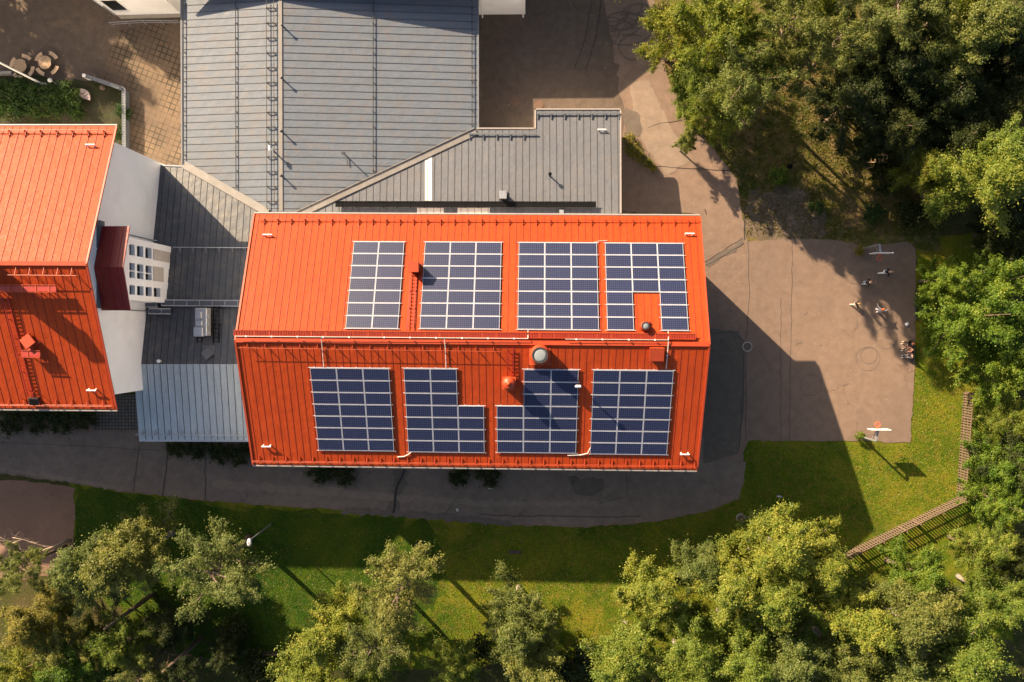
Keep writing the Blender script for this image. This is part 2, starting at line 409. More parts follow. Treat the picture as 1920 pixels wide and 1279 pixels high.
M['patch'] = asphalt('repair_patch_asphalt', (.115, .094, .08), (.155, .128, .108), (.09, .075, .064))
M['pale'] = asphalt('worn_pale_asphalt', (.20, .155, .125), (.27, .21, .165), (.18, .14, .115))
for k, (nm, pts) in enumerate((('patch', [(738, 880), (768, 882), (756, 915), (748, 962), (722, 960), (735, 925)]), ('patch', [(1062, 893), (1128, 897), (1134, 915), (1110, 932), (1078, 926)]), 
        ('pale', [(400, 900), (620, 915), (900, 938), (1150, 940), (1150, 950), (900, 950), (620, 930), (400, 915)]), ('pale', [(20, 880), (110, 890), (230, 914), (228, 921), (140, 904), (20, 886)]),
        ('patch', [(1330, 500), (1322, 492), (1392, 448), (1396, 458)]), ('pale', [(1180, 160), (1215, 150), (1255, 230), (1290, 300), (1250, 330), (1200, 260)]), ('patch', [(1172, 200), (1200, 215), (1205, 250), (1172, 260)]), ('patch', [(640, 962), (830, 975), (960, 986), (960, 975), (830, 962), (650, 950)]))):
    sheet('asphalt_patch', pts, .0475+.0003*k, M[nm], .09, .35, smooth=0)
def strip(mb, pts, w, z, px=True):
    P = [G(*p) if px else Vector((p[0], p[1], 0)) for p in pts]
    L = []; Rr = []
    for i, p in enumerate(P):
        d = (P[min(i+1, len(P)-1)]-P[max(i-1, 0)]); d.z = 0; d.normalize(); n = Vector((-d.y, d.x, 0))*w/2
        L.append(Vector((p.x+n.x, p.y+n.y, z))); Rr.append(Vector((p.x-n.x, p.y-n.y, z)))
    k = len(P); mb.add(Rr+L, [(i, i+1, k+i+1, k+i) for i in range(k-1)])
def wob(pts, amp=.08, step=.6):
    P = [G(*p) for p in pts]; out = []
    for a, b in zip(P, P[1:]):
        n = max(1, int((b-a).length/step))
        for k in range(n): out.append(a+(b-a)*(k/n)+Vector((rnd.gauss(0, amp), rnd.gauss(0, amp), 0)))
    out.append(P[-1]); return [(p.x, p.y) for p in out]
mb = MB()
zt = [.050]
def crack(pts, w=.06, amp=.06):
    w *= .75; amp *= .6
    zt[0] += .0004; strip(mb, wob(pts, amp), w, zt[0], False)
crack([(1402, 452), (1405, 560), (1398, 640), (1398, 826)], .06)
crack([(1322, 499), (1360, 478), (1395, 456)], .08); crack([(1320, 492), (1392, 446)], .05)
crack([(1486, 452), (1484, 560), (1482, 640), (1480, 826)], .05); crack([(1464, 560), (1464, 826)], .045)
crack([(1394, 400), (1396, 450)], .12); crack([(1230, 312), (1300, 316), (1372, 321)], .08); crack([(1300, 220), (1240, 232), (1215, 240)], .06)
crack([(1330, 625), (1372, 622), (1395, 640)], .07, .1); crack([(1322, 392), (1324, 402)], .1)
crack([(1110, 0), (1100, 60), (1092, 90), (1078, 125)], .09); crack([(1128, 0), (1118, 65), (1108, 100), (1098, 130)], .09)
crack([(1395, 655), (1392, 760), (1386, 840)], .06); crack([(262, 835), (250, 922)], .06); crack([(316, 840), (305, 930)], .1, .04); crack([(386, 858), (385, 938)], .07)
crack([(760, 880), (742, 920), (738, 962)], .30, .12); crack([(900, 966), (1100, 969), (1200, 968)], .08, .07); crack([(1175, 885), (1176, 930), (1120, 945)], .04)
crack([(0, 830), (160, 836), (300, 845)], .04); crack([(860, 930), (832, 965)], .05); crack([(1075, 900), (1070, 925)], .05, .1)
mb.build('tar_seams', M['tar'])['kind'] = 'structure'
mb = MB()
def ringmark(c, r, w, a0=0, a1=360, sq=1.0):
    C0 = G(*c); R = r/20.8; pts = []
    n = int(12+abs(a1-a0)/8)
    for k in range(n+1):
        a = math.radians(a0+(a1-a0)*k/n); pts.append((C0.x+R*math.cos(a)*(1+.03*math.sin(3*a)), C0.y+R*sq*math.sin(a)))
    zt[0] += .0004; strip(mb, pts, w, zt[0], False)
for c, r in (((1661, 634), 20), ((1627, 673), 22), ((1629, 667), 15), ((1630, 522), 17), ((1520, 722), 20)): ringmark(c, r, .045)
for a, b in (((1508, 591), (1514, 586)), ((1492, 646), (1505, 642)), ((1536, 649), (1541, 647)), ((1593, 531), (1603, 532)), ((1580, 724), (1592, 719))): strip(mb, [a, b], .07, .062)
mb.build('court_scuffs', M['faint'])['kind'] = 'structure'
mb = MB()
for k in range(18):
    c = (1165+rnd.gauss(0, 26), 62+rnd.gauss(0, 30)); a = rnd.uniform(0, 360)
    ringmark(c, rnd.uniform(18, 52), rnd.uniform(.05, .10), a, a+rnd.uniform(70, 230), rnd.uniform(.6, 1))
mb.build('tyre_marks', M['skid'])['kind'] = 'structure'
# ------------------------------------------------------------------ roof helpers
def clip_line(poly, o, d):
    """poly: list of 3D points on a plane (convex), line o+t*d within the plane, returns t0,t1"""
    n = (poly[1]-poly[0]).cross(poly[2]-poly[0]).normalized()
    t0, t1 = -1e9, 1e9; c = sum(poly, Vector())/len(poly)
    for i in range(len(poly)):
        a, b = poly[i], poly[(i+1) % len(poly)]
        m = n.cross(b-a)
        if m.dot(c-a) < 0: m = -m
        k = m.dot(d); q = m.dot(o-a)
        if abs(k) < 1e-9:
            if q < 0: return None
        elif k > 0: t0 = max(t0, -q/k)
        else: t1 = min(t1, -q/k)
    return (t0, t1) if t1-t0 > .15 else None
def seams(mb, poly, direc, spacing, w=.03, h=.032, phase=.5, skip=()):
    n = (poly[1]-poly[0]).cross(poly[2]-poly[0]).normalized()
    if n.z < 0: n = -n
    d = (direc-n*direc.dot(n)).normalized(); s = d.cross(n).normalized()
    vals = [p.dot(s) for p in poly]; a, b = min(vals), max(vals); base = poly[0]
    k = math.floor(a/spacing)
    x = k*spacing+phase*spacing
    while x < b:
        if x > a+.05:
            o = base+s*(x-base.dot(s))
            r = clip_line(poly, o, d)
            if r:
                p, q = o+d*(r[0]+.03), o+d*(r[1]-.03)
                mb.obox((p+q)/2+n*(h/2+.002), d*((q-p).length/2), s*w/2, n*h/2)
        x += spacing
def crossjoints(mb, poly, direc, spacing, w, seed):
    r = random.Random(seed)
def guard(mb, a, b, n, bs, h=.28, rails=2, r=.022, brk=.05, out=None, bl=.42):
    """snow guard: pipes on triangular brackets"""
    a, b = Vector(a), Vector(b); d = (b-a); L = d.length; d.normalize(); dn = d.cross(n).normalized()
    if out is None: out = dn
    for k in range(rails):
        z = h*(1-.45*k); mb.tube([a+n*z+out*(.03*k), b+n*z+out*.03*k], r, 5)
    x = bs*.5
    while x < L:
        p = a+d*x
        mb.obox(p+n*h*.52, d*brk*.5, out*.03, n*h*.52)
        mb.bar(p+n*h*.9, p+out*bl+n*.04, brk*.8, .04)
        mb.obox(p+out*bl*.5+n*.05, d*brk*.5, out*bl*.55, n*.015)
        x += bs
def ladder(mb, a, b, n, w=.42, rung=.3, h=.16, r=.02):
    a, b = Vector(a), Vector(b); d = (b-a).normalized(); s = d.cross(n).normalized(); L = (b-a).length
    for q in (-1, 1): mb.bar(a+s*w/2*q+n*h, b+s*w/2*q+n*h, .045, .05, n)
    x = .1
    while x < L:
        mb.bar(a+d*x-s*w/2+n*h, a+d*x+s*w/2+n*h, .03, .03, n); x += rung
    x = .4
    while x < L:
        for q in (-1, 1): mb.bar(a+d*x+s*w/2*q, a+d*x+s*w/2*q+n*h, .05, .05, d)
        x += 1.5
def walkway(mb, a, b, n, w=.38, h=.22, bs=1.1, slats=True, rails=True):
    a, b = Vector(a), Vector(b); d = (b-a).normalized(); s = d.cross(UP).normalized(); L = (b-a).length
    for q in (-1, 1): mb.bar(a+s*w/2*q+UP*h, b+s*w/2*q+UP*h, .04, .06)
    x = .05
    while x < L:
        if slats: mb.bar(a+d*x-s*w/2+UP*h, a+d*x+s*w/2+UP*h, .035, .03)
        x += .12
    x = bs/2
    while x < L:
        for q in (-1, 1): mb.bar(a+d*x+s*w/2*q-UP*.1, a+d*x+s*w/2*q+UP*h, .06, .06, d)
        mb.bar(a+d*x-s*w/2+UP*(h-.03), a+d*x+s*w/2+UP*(h-.03), .07, .05)
        x += bs
def wall_mesh(mb, foot, z0, ztop):
    """closed prism whose top vertices follow ztop(x,y)"""
    a = sum(foot[i][0]*foot[(i+1) % len(foot)][1]-foot[(i+1) % len(foot)][0]*foot[i][1] for i in range(len(foot)))
    if a < 0: foot = foot[::-1]
    mb.loft([[Vector((p[0], p[1], z0)) for p in foot], [Vector((p[0], p[1], ztop(p[0], p[1]))) for p in foot]])
def window_on(parent, c, right, outn, w, h, cols=2, rows=1, label=None):
    """framed window with pane, on a wall at centre c"""
    fr = MB(); up = UP; c = Vector(c)
    t = .07
    for q in (-1, 1):
        fr.obox(c+right*(w/2-t/2)*q+outn*.03, right*t/2, outn*.04, up*h/2)
        fr.obox(c+up*(h/2-t/2)*q+outn*.032, right*(w/2-t), outn*.04, up*t/2)
    for k in range(1, cols): fr.obox(c+right*(-w/2+w*k/cols)+outn*.03, right*.025, outn*.035, up*(h/2-t))
    fr.obox(c-up*(h/2+.03)+outn*.08, right*(w/2+.04), outn*.09, up*.025)
    f = fr.build('window', M['whitep'], parent)
    MB().obox(c+outn*.012, right*(w/2-t), outn*.01, up*(h/2-t)).build('pane', M['dimglass'], f)
    if label: f['label'] = label
    return f
# ------------------------------------------------------------------ MAIN HALL with orange roof
HE, HR = 10.0, 14.03
obs_a, obs_c, obs_d, obs_g = G(478, 402, HE), G(473, 870.5, HE), G(1313, 405, HE), G(1306, 882, HE)
cen = (obs_a+obs_c+obs_d+obs_g)/4
LX = ((obs_d-obs_a).dot(UX)+(obs_g-obs_c).dot(UX))/2; LY = ((obs_a-obs_c).dot(UY)+(obs_d-obs_g).dot(UY))/2
def HL(u, v, z): return Vector((cen.x, cen.y, 0))+UX*u+UY*v+UP*z
hall = thing('sports_hall', (cen.x, cen.y, 0), 'large hall with an orange-red seamed metal gable roof carrying eight solar arrays', 'building')
hx, hy = LX/2, LY/2
NW, NE_, SW, SE_ = HL(-hx, hy, HE), HL(hx, hy, HE), HL(-hx, -hy, HE), HL(hx, -hy, HE)
RW, RE = HL(-hx, 0, HR), HL(hx, 0, HR)
mb = MB(); foot = [HL(-hx+.6, -hy+1, 0), HL(hx-.6, -hy+1, 0), HL(hx-.6, 0, 0), HL(hx-.6, hy-1, 0), HL(-hx+.6, hy-1, 0), HL(-hx+.6, 0, 0)]
def hall_top(x, y):
    v = abs((Vector((x, y, 0))-Vector((cen.x, cen.y, 0))).dot(UY)); return HR-.2-(HR-HE)*v/hy
wall_mesh(mb, foot, -.1, hall_top)
mb.build('wall', M['wall'], hall)
mb = MB(); mb.slab([SW, SE_, RE, RW], .16); mb.slab([RW, RE, NE_, NW], .16)
hroof = mb.build('roof', M['red'], hall)
PN = plane(NW, NE_, RE); PS = plane(SW, SE_, RE)
mb = MB(); seams(mb, [RW, RE, NE_, NW], UY, .532); seams(mb, [SW, SE_, RE, RW], UY, .532, .03, .017)
mb.build('standing_seams', M['redseam'], hroof)
mb = MB()
mb.bar(RW+UP*.02, RE+UP*.02, .32, .07)
for a, b in ((SW, RW), (RW, NW), (SE_, RE), (RE, NE_)):
    mb.bar(a+UP*.03, b+UP*.03, .14, .10)
mb.build('verge_trim', M['redpaint'], hroof)
mb = MB()
for a, b, s in ((NW, NE_, 1), (SW, SE_, -1)):
    o = UY*s*.09-UP*.10
    mb = MB(); mb.tube([a+o, b+o], .085, 8); mb.build('gutter', M['gutter'], hall)
nN, nS = PN[1], PS[1]
mb = MB()
a, b = on(484, 413, PN), on(1312, 415.5, PN); guard(mb, a, b, nN, 1.064, .30, 2, .02, .05, (RE-NE_).normalized()); mb.build('snow_guard', M['redpaint'], hall); mb = MB()
a, b = on(474, 863, PS), on(1305, 873, PS); guard(mb, a, b, nS, 1.064, .26, 2, .022, .045, (RE-SE_).normalized())
mb.build('snow_guard', M['redpaint'], hall)
mb = MB()
a, b = on(449, 648, PS), on(940, 655, PS); guard(mb, a, b, nS, 1.3, .42, 1, .018, .022, (RE-SE_).normalized(), bl=.2)
mb.build('safety_rail', M['redpaint'], hall)
for k in range(9):
    u = -hx+3+k*3.6
    for zc in (3.2, 7.0):
        window_on(hall, HL(u, -hy+1, zc), UX, -UY, 1.8, 1.5)
        window_on(hall, HL(u, hy-1, 7.6), UX, UY, 1.6, 1.0) if zc > 5 and u > 6 else None
for v in (-6, -2, 2, 6): window_on(hall, HL(hx-.6, v, 4), UY, UX, 1.6, 1.5)
door = MB().obox(HL(hx-.58, -7.6, 1.1), UY*.5, UX*.04, UP*1.1).build('door', M['reddark'], hall)
MB().bar(HL(hx-.5, -7.25, 1.0), HL(hx-.5, -7.25, 1.2), .03).build('handle', M['galv'], door)
# ridge walkway
w = thing('roof_walkway', RW, 'long red steel walkway running along the ridge of the solar hall roof', 'walkway', 'roof walkways')
mb = MB(); walkway(mb, on(441, 624, PN)-UP*.0, on(1303, 631, PN), UP, .40, .34, 1.05)
mb.build('frame', M['redpaint'], w); a, b = on(441, 624, PN), on(1303, 631, PN); MB().obox((a+b)/2+UP*.30, (b-a)/2, Vector((0, .17, 0)), UP*.012).build('grating', M['reddark'], w)  # solid grating plate; its dark red stands in for the walkway's shadow band
# ladders
def mkladder(name_lbl, a, b, n, mat, rails=2):
    L = thing('roof_ladder', a, name_lbl, 'ladder', 'ladders fixed to the red roofs')
    mb = MB(); a, b = Vector(a), Vector(b); d = (b-a).normalized(); s = d.cross(n).normalized(); h = .17; Ln = (b-a).length
    for q in (-1, 1):
        MB().bar(a+s*.21*q+n*h, b+s*.21*q+n*h, .05, .05, n).build('side_rail', mat, L)
    x = .1
    while x < Ln:
        mb.bar(a+d*x-s*.2+n*h, a+d*x+s*.2+n*h, .035, .035, n); x += .3
    x = .3
    while x < Ln:
        for q in (-1, 1): mb.bar(a+d*x+s*.21*q, a+d*x+s*.21*q+n*(h-.02), .05, .05, d)
        x += 1.4
    mb.build('rungs', mat, L); return L
mkladder('narrow red ladder climbing the bright slope from the square vent to the ridge', on(776, 508, PN), on(770, 619, PN), nN, M['reddark'])
a, b = on(957, 650, PS), on(958, 702, PS)
mkladder('short dark red ladder between ridge and domed red cowl on the shaded slope', a, b, nS, M['reddark'])
# solar arrays -----------------------------------------------------
PWX, PWY, PITX, PITY = 1.96, .965, 2.0, 1.0
def panel_mesh():
    g = MB(); g.obox((PWX/2, PWY/2, .018), Vector((PWX/2-.024, 0, 0)), Vector((0, PWY/2-.024, 0)), Vector((0, 0, .012)))
    f = MB(); X, Y, Z = Vector((1, 0, 0)), Vector((0, 1, 0)), Vector((0, 0, 1))
    for y in (.014, PWY-.014): f.obox((PWX/2, y, .018), X*PWX/2, Y*.014, Z*.022)
    for x in (.014, PWX-.014): f.obox((x, PWY/2, .0185), X*.014, Y*(PWY/2-.029), Z*.022)
    return g, f
gmb, fmb = panel_mesh()
G0 = gmb.build('solar_panel', M['cell']); F0 = fmb.build('panel_frame', M['alu'])
gm, fm = G0.data, F0.data
bpy.data.objects.remove(G0); bpy.data.objects.remove(F0)
def array(bl, br_, tl, pl, nrows_cols, lbl):
    """rows listed from image top; each row is a set of filled columns"""
    n = pl[1]; o = on(*bl, pl); x = (on(*br_, pl)-o); x = (x-n*x.dot(n)).normalized()
    x = (UX-n*UX.dot(n)).normalized()
    y = n.cross(x)
    if y.y < 0: y = -y; 
    z = x.cross(y)
    rows = nrows_cols; R = len(rows)
    Ltrue = (on(*tl, pl)-o).length; Wtrue = (on(*br_, pl)-o).length
    nc = max(max(r) for r in rows)+1
    sy = Ltrue/(R*PITY); sx = Wtrue/(nc*PITX)
    A = thing('solar_array', o, lbl, 'solar panels', 'solar arrays on the orange-red roof')
    A.rotation_euler = Matrix((x, y, z)).transposed().to_euler()
    A.scale = (sx, sy, 1)
    zz = .11 if z.z > 0 else -.11
    for r in range(R):
        for c in rows[r]:
            p = bpy.data.objects.new('solar_panel', gm); COL.objects.link(p); p.parent = A
            p.location = (c*PITX+.02, (R-1-r)*PITY+.02, zz)
            f = bpy.data.objects.new('panel_frame', fm); COL.objects.link(f); f.parent = p
    def rail(c0, c1, y):
        m_ = MB(); X, Y, Z = Vector((1, 0, 0)), Vector((0, 1, 0)), Vector((0, 0, 1))
        m_.obox(((c0+c1)/2*PITX, y, zz-.01), X*((c1-c0)*PITX/2+.12), Y*.017, Z*.03)
        k = c0*PITX+.3
        while k < c1*PITX+.2:
            m_.obox((k, y, zz-.07), X*.03, Y*.03, Z*.05); k += 1.06
        o2 = m_.build('mounting_rail', M['alu']); o2.parent = A
    for r in range(R+1):
        cs = set(rows[r-1] if r > 0 else []) | set(rows[r] if r < R else [])
        cs = sorted(cs); runs = []
        for c in cs:
            if runs and runs[-1][1] == c: runs[-1][1] = c+1
            else: runs.append([c, c+1])
        y = (R-r)*PITY+(.0 if 0 < r < R else (.02 if r == 0 else -.01))
        for a_, b_ in runs: rail(a_, b_, y)
    for c in range(1, nc):
        full = [r for r in range(R) if c in rows[r] and c-1 in rows[r]]
        if full:
            m_ = MB(); y1 = (R-full[0])*PITY; y0 = (R-1-full[-1])*PITY
            m_.obox((c*PITX, (y0+y1)/2, zz-.004), Vector((.022, 0, 0)), Vector((0, (y1-y0)/2, 0)), Vector((0, 0, .02)))
            o2 = m_.build('joint_cover', M['alu']); o2.parent = A
    return A
F3 = (0, 1, 2); F2 = (0, 1)
array((648, 617), (747, 617.5), (661, 454.5), PN, [F2]*7, 'narrow two-column solar array on the bright slope, left of the square red vent')
array((787, 617.5), (937, 618.5), (796, 455), PN, [F3]*7, 'full solar array on the bright slope, just right of the square red vent')
array((970, 619), (1123, 619.5), (972, 456), PN, [F3]*7, 'full solar array on the bright slope, directly left of the notched array')
array((1138, 620), (1291, 621.5), (1134, 457), PN, [F3]*4+[(0, 2)]*3, 'notched solar array on the bright slope with a small round vent in its gap')
array((598, 843), (740, 845), (583, 688.5), PS, [F3]*7, 'leftmost full dark blue solar array on the shaded slope')
array((766, 846), (909, 848), (757.5, 689.5), PS, [F2]*3+[F3]*4, 'dark stepped solar array left of the domed cowl, its upper right corner missing')
array((932, 847), (1080, 849.5), (934, 691), PS, [(1, 2)]*3+[F3]*4, 'dark stepped solar array below the big round skylight, its upper left corner missing')
array((1106, 850), (1250, 852.5), (1110, 692.5), PS, [F3]*7, 'full dark blue solar array at the right end of the shaded slope')
# roof equipment on the hall ----------------------------------------
def up_at(px, py, pl): return on(px, py, pl)
def square_vent(base, s, h, mat, lbl, capmat=None, rz=0.0, cat='roof vent', name='roof_vent', grp=None):
    t_ = thing(name, base, lbl, cat, grp)
    MB().box(base+UP*(h/2-.15), s*.82, s*.82, h+.3, rz).build('shaft', mat, t_)
    m_ = MB(); m_.box(base+UP*(h+.08), s, s, .16, rz, .02); m_.build('cap', capmat or mat, t_)
    m_ = MB(); m_.box(base+UP*.02, s*1.25, s*1.25, .12, rz); m_.build('flashing', mat, t_)
    return t_
square_vent(on(780, 503, PN), .82, 1.35, M['redpaint'], 'square orange-red vent shaft on the bright slope between two solar arrays')
def round_vent(base, r, h, lbl):
    t_ = thing('round_roof_vent', base, lbl, 'roof vent')
    MB().box(base+UP*.05, r*2.8, r*2.7, .3, YAW).build('base_plate', M['redpaint'], t_)
    m_ = MB(); m_.lathe(base-UP*.2, [(r*1.35, 0), (r*1.35, h*.55+.2), (r*1.28, h*.62+.2), (r*1.05, h*.7+.2), (r*1.05, h+.2), (r*.95, h+.21)], 28); m_.build('collar', M['redpaint'], t_, True)
    m_ = MB(); m_.lathe(base+UP*h, [(r*1.04, -.05), (r*1.04, .10), (r*.86, .10), (r*.86, .02)], 28); m_.build('rim', M['dark'], t_)
    m_ = MB(); m_.lathe(base+UP*h, [(r*.86, .0), (r*.84, .03), (r*.6, .055), (r*.3, .07), (r*.02, .075)], 28); m_.build('dome', M['dome'], t_, True)
    return t_
round_vent(on(1012, 665, PS), .56, 1.35, 'large round orange vent with a glassy grey dome, standing right below the ridge')
round_vent(on(1207, 611, PN), .27, .95, 'small round vent with a grey glass dome in the gap of the notched array')
# domed cowl
bs = on(955, 717, PS); c_ = thing('domed_cowl', bs, 'orange square-based cowl with a domed hat, left of the stepped array', 'roof vent')
MB().box(bs+UP*.35, .86, .86, .95, YAW).build('base_box', M['redpaint'], c_)
MB().box(bs+UP*.86, 1.0, .94, .07, YAW).build('base_plate', M['redpaint'], c_)
m_ = MB(); m_.lathe(bs+UP*.9, [(.3, 0), (.3, .25), (.50, .26), (.52, .32), (.44, .46), (.28, .58), (.14, .62), (.14, .74), (.01, .76)], 28); m_.build('hat', M['redpaint'], c_, True)
# hatch
bs = on(1230, 661, PS); c_ = thing('roof_hatch', bs, 'square red roof hatch on the shaded slope near the right gable', 'roof hatch')
X_ = UX; Y_ = nS.cross(UX).normalized()
MB().obox(bs+nS*.12, X_*.47, Y_*.46, nS*.2).build('curb', M['redpaint'], c_)
MB().obox(bs+nS*.36, X_*.54, Y_*.52, nS*.05).build('lid', M['redpaint'], c_)
# white cap vent with thin pipe
bs = on(1082, 722, PS); c_ = thing('white_cap_vent', bs, 'tall thin vent pipe with a white bobbled cap between two dark arrays', 'vent pipe')
MB().tube([bs-UP*.1, bs+UP*1.5], .06, 10).build('pipe', M['reddark'], c_)
m_ = MB()
for dx in (-.13, 0, .13): m_.lathe(bs+UP*1.48+UX*dx, [(.02, 0), (.1, .03), (.11, .1), (.05, .17), (.005, .18)], 10)
m_.build('cap', M['whitep'], c_, True)
# white bars
def bar_anchor(px, py, pl, lbl, grp='short white safety bars on the roofs'):
    b0 = on(px, py, pl, .0); n = pl[1]; t_ = thing('safety_bar', b0, lbl, 'safety bar', grp)
    MB().tube([b0+n*.26-UX*.36, b0+n*.26+UX*.36], .05, 8).build('bar', M['whitep'], t_)
    for q in (-1, 1): MB().bar(b0+UX*.27*q, b0+UX*.27*q+n*.24, .07, .09, UX).build('foot', M['whitep'], t_)
bar_anchor(503, 443, PN, 'short white bar near the upper left corner of the solar hall roof')
bar_anchor(1292, 441, PN, 'short white bar near the upper right corner of the solar hall roof')
bar_anchor(501, 834.5, PS, 'short white bar near the lower left corner of the solar hall roof')
bar_anchor(1283, 849, PS, 'short white bar near the lower right corner of the solar hall roof')
# conduits
def conduit(pts, lbl, r=.024, clips=True, grp='white cable conduits on the solar hall'):
    t_ = thing('cable_conduit', pts[0], lbl, 'cable conduit', grp)
    MB().tube(pts, r, 7).build('pipe', M['conduit'], t_)
    if clips:
        m_ = MB()
        for a, b in zip(pts, pts[1:]):
            L = (b-a).length; k = .8
            while k < L:
                p = a+(b-a)*(k/L); m_.box(p, .10, .10, .10); k += 1.9
        if m_.v: m_.build('clips', M['whitep'], t_)
UPn = lambda px, py, pl, l=.1: on(px, py, pl, l)
conduit([UPn(441, 630.5, PN, .5), UPn(700, 632.5, PN, .45), UPn(990, 635, PN, .42)], 'long white conduit along the left two thirds of the ridge', .026)
conduit([UPn(1060, 636, PN, .4), UPn(1253, 637.5, PN, .4)], 'white conduit along the right part of the ridge', .022)
conduit([UPn(602, 632, PN, .4), UPn(603, 640, PN, .15), UPn(604, 650, PS, .1), UPn(607, 688, PS, .12)], 'white drop pipe to the leftmost shaded array', .03, False)
conduit([UPn(833, 634, PN, .4), UPn(834, 642, PN, .15), UPn(835, 652, PS, .1), UPn(836.5, 689, PS, .12)], 'white drop pipe to the stepped array left of the cowl', .03, False)
conduit([UPn(990, 620, PN, .15), UPn(990, 635, PN, .4)], 'tiny white riser below the third bright array', .03, False)
conduit([UPn(1253, 622, PN, .12), UPn(1253.5, 638, PN, .35), UPn(1253, 648, PS, .15), UPn(1249, 692, PS, .12)], 'white drop pipe beside the square hatch', .035)
conduit([UPn(745, 857, PS, .06), UPn(758, 856, PS, .08), UPn(766, 852, PS, .1), UPn(771, 848, PS, .12)], 'loose white cable end at the foot of the shaded slope, left one', .04, False)
conduit([UPn(1064, 854, PS, .06), UPn(1090, 853, PS, .08), UPn(1102, 850, PS, .1), UPn(1107, 840, PS, .14)], 'loose white cable end at the foot of the shaded slope, right one', .045, False)
conduit([UPn(1110, 456, PN, .1), UPn(1124, 452, PN, .1), UPn(1139, 451, PN, .06)], 'thin pale cable above the gap between the two right bright arrays', .02, False)
# wall lamps on east gable
for k, (px, py, zz, l) in enumerate(((1333, 702, 8.5, 'upper'), (1330, 729, 7.0, 'lower'))):
    b0 = HL(hx-.6, 0, 0); y = G(px, py, zz).y; b0 = Vector((b0.x+.02, y, zz))
    t_ = thing('wall_lamp', b0, 'pale curved wall lamp peeking out past the right gable, the %s one' % l, 'lamp', 'lamps on the right gable wall')
    m_ = MB(); m_.tube([b0, b0+UX*.35+UP*.15, b0+UX*.75+UP*.1, b0+UX*.95-UP*.05], .03, 7); m_.build('arm', M['galv'], t_)
    m_ = MB(); m_.lathe(b0+UX*.95-UP*.2, [(.16, 0), (.14, .08), (.04, .16), (.01, .17)], 14); m_.build('shade', M['whitep'], t_, True)
# ------------------------------------------------------------------ LEFT HOUSE (orange roof, white gable)
Y2 = math.radians(-.3586); VX = Vector((math.cos(Y2), math.sin(Y2), 0)); VY = Vector((-math.sin(Y2), math.cos(Y2), 0))
H2, R2 = 13.0, 17.25
ne, se, re_ = G(219, 236.5, H2), G(219, 768, H2), G(162.5, 495, R2)
hl2 = (ne-se).dot(VY)/2; mid = (ne+se)/2
re_ = Vector((mid.x, mid.y, R2)); WW = 34
house = thing('white_gabled_house', (mid.x-8, mid.y, 0), 'tall white building with a glaring orange gable roof cut by the left edge', 'building')
nw, sw, rw = ne-VX*WW, se-VX*WW, re_-VX*WW
mb = MB(); mb.slab([sw, se, re_, rw], .16); mb.slab([rw, re_, ne, nw], .16)
r2 = mb.build('roof', M['red'], house)
mb = MB(); seams(mb, [rw, re_, ne, nw], VY, .60); seams(mb, [sw, se, re_, rw], VY, .60, .03, .017); mb.build('standing_seams', M['redseam'], r2)
P2N = plane(nw, ne, re_); P2S = plane(sw, se, re_)
mb = MB(); mb.bar(rw+UP*.02, re_+UP*.02, .3, .07)
for a, b in ((se, re_), (re_, ne)): mb.bar(a+UP*.03, b+UP*.03, .14, .1)
mb.build('verge_trim', M['redpaint'], r2)
mb = MB()
for a, b, s in ((nw, ne, 1), (sw, se, -1)): MB().tube([a+VY*s*.09-UP*.1, b+VY*s*.09-UP*.1], .085, 8).build('gutter', M['gutter'], house)
wx = .42
base2 = Vector((mid.x, mid.y, 0))
def W2(u, v, z): return base2+VX*u+VY*v+UP*z
mb = MB()
wall_mesh(mb, [W2(-wx, -hl2+1.1, 0), W2(-wx, 0, 0), W2(-wx, hl2-1.1, 0), W2(-WW+1, hl2-1.1, 0), W2(-WW+1, 0, 0), W2(-WW+1, -hl2+1.1, 0)][::-1], -.1,
          lambda x, y: R2-.2-(R2-H2)*abs((Vector((x, y, 0))-base2).dot(VY))/hl2)
mb.build('wall', M['wall'], house)
mb = MB(); guard(mb, on(-200, 247, P2N), on(208, 249, P2N), P2N[1], 1.2, .34, 2, .025, .055, (re_-ne).normalized()); mb.build('snow_guard', M['redpaint'], house); mb = MB()
guard(mb, on(-200, 756, P2S), on(212, 759, P2S), P2S[1], 1.2, .28, 2, .025, .045, (re_-se).normalized())
mb.build('snow_guard', M['redpaint'], house)
mb = MB(); guard(mb, on(20, 512, P2S), on(149, 513, P2S), P2S[1], 1.0, .45, 1, .025, .03, (re_-se).normalized()); mb.build('safety_rail', M['redpaint'], house)
# cladding strip high on gable
mb = MB()
for k in range(3):
    v0 = 3.4-k*2.2
    mb.obox(W2(-wx+.015, v0-1.05, 14.6-.0*k), VX*.03, VY*1.02, UP*.55)
mb.build('cladding_panel', M['cladding'], house)
bar_anchor(172, 275, P2N, 'short white bar on the glaring slope of the left house'); bar_anchor(174, 729.5, P2S, 'short white bar on the dull red slope of the left house')
# little dark red gable roof and window bay
bx0, bx1 = G(235, 447, 14).x, 0
BAYX = -30.15; zE, zR = 14.45, 15.5
yN = G(243, 424, zE).y; yS = G(243, 582, zE).y; yM = (yN+yS)/2; xE = G(243, 424, zE).x; xW = mid.x-wx-.05
A_ = [Vector((xW, yM, zR)), Vector((xE, yM, zR)), Vector((xE, yN, zE)), Vector((xW, yN, zE))]
B_ = [Vector((xW, yS, zE)), Vector((xE, yS, zE)), Vector((xE, yM, zR)), Vector((xW, yM, zR))]
mb = MB(); mb.slab(B_, .12); mb.slab(A_, .12); pr = mb.build('bay_roof', M['darkredroof'], house, at=None); pr['label'] = 'small dark red gable roof over the window bay'
mb = MB(); seams(mb, A_, Vector((0, 1, 0)), .62, .04, .04); seams(mb, B_, Vector((0, 1, 0)), .62, .04, .04); mb.build('standing_seams', M['reddark'], pr)
mb = MB(); bn, bsy = 6.98, 2.28
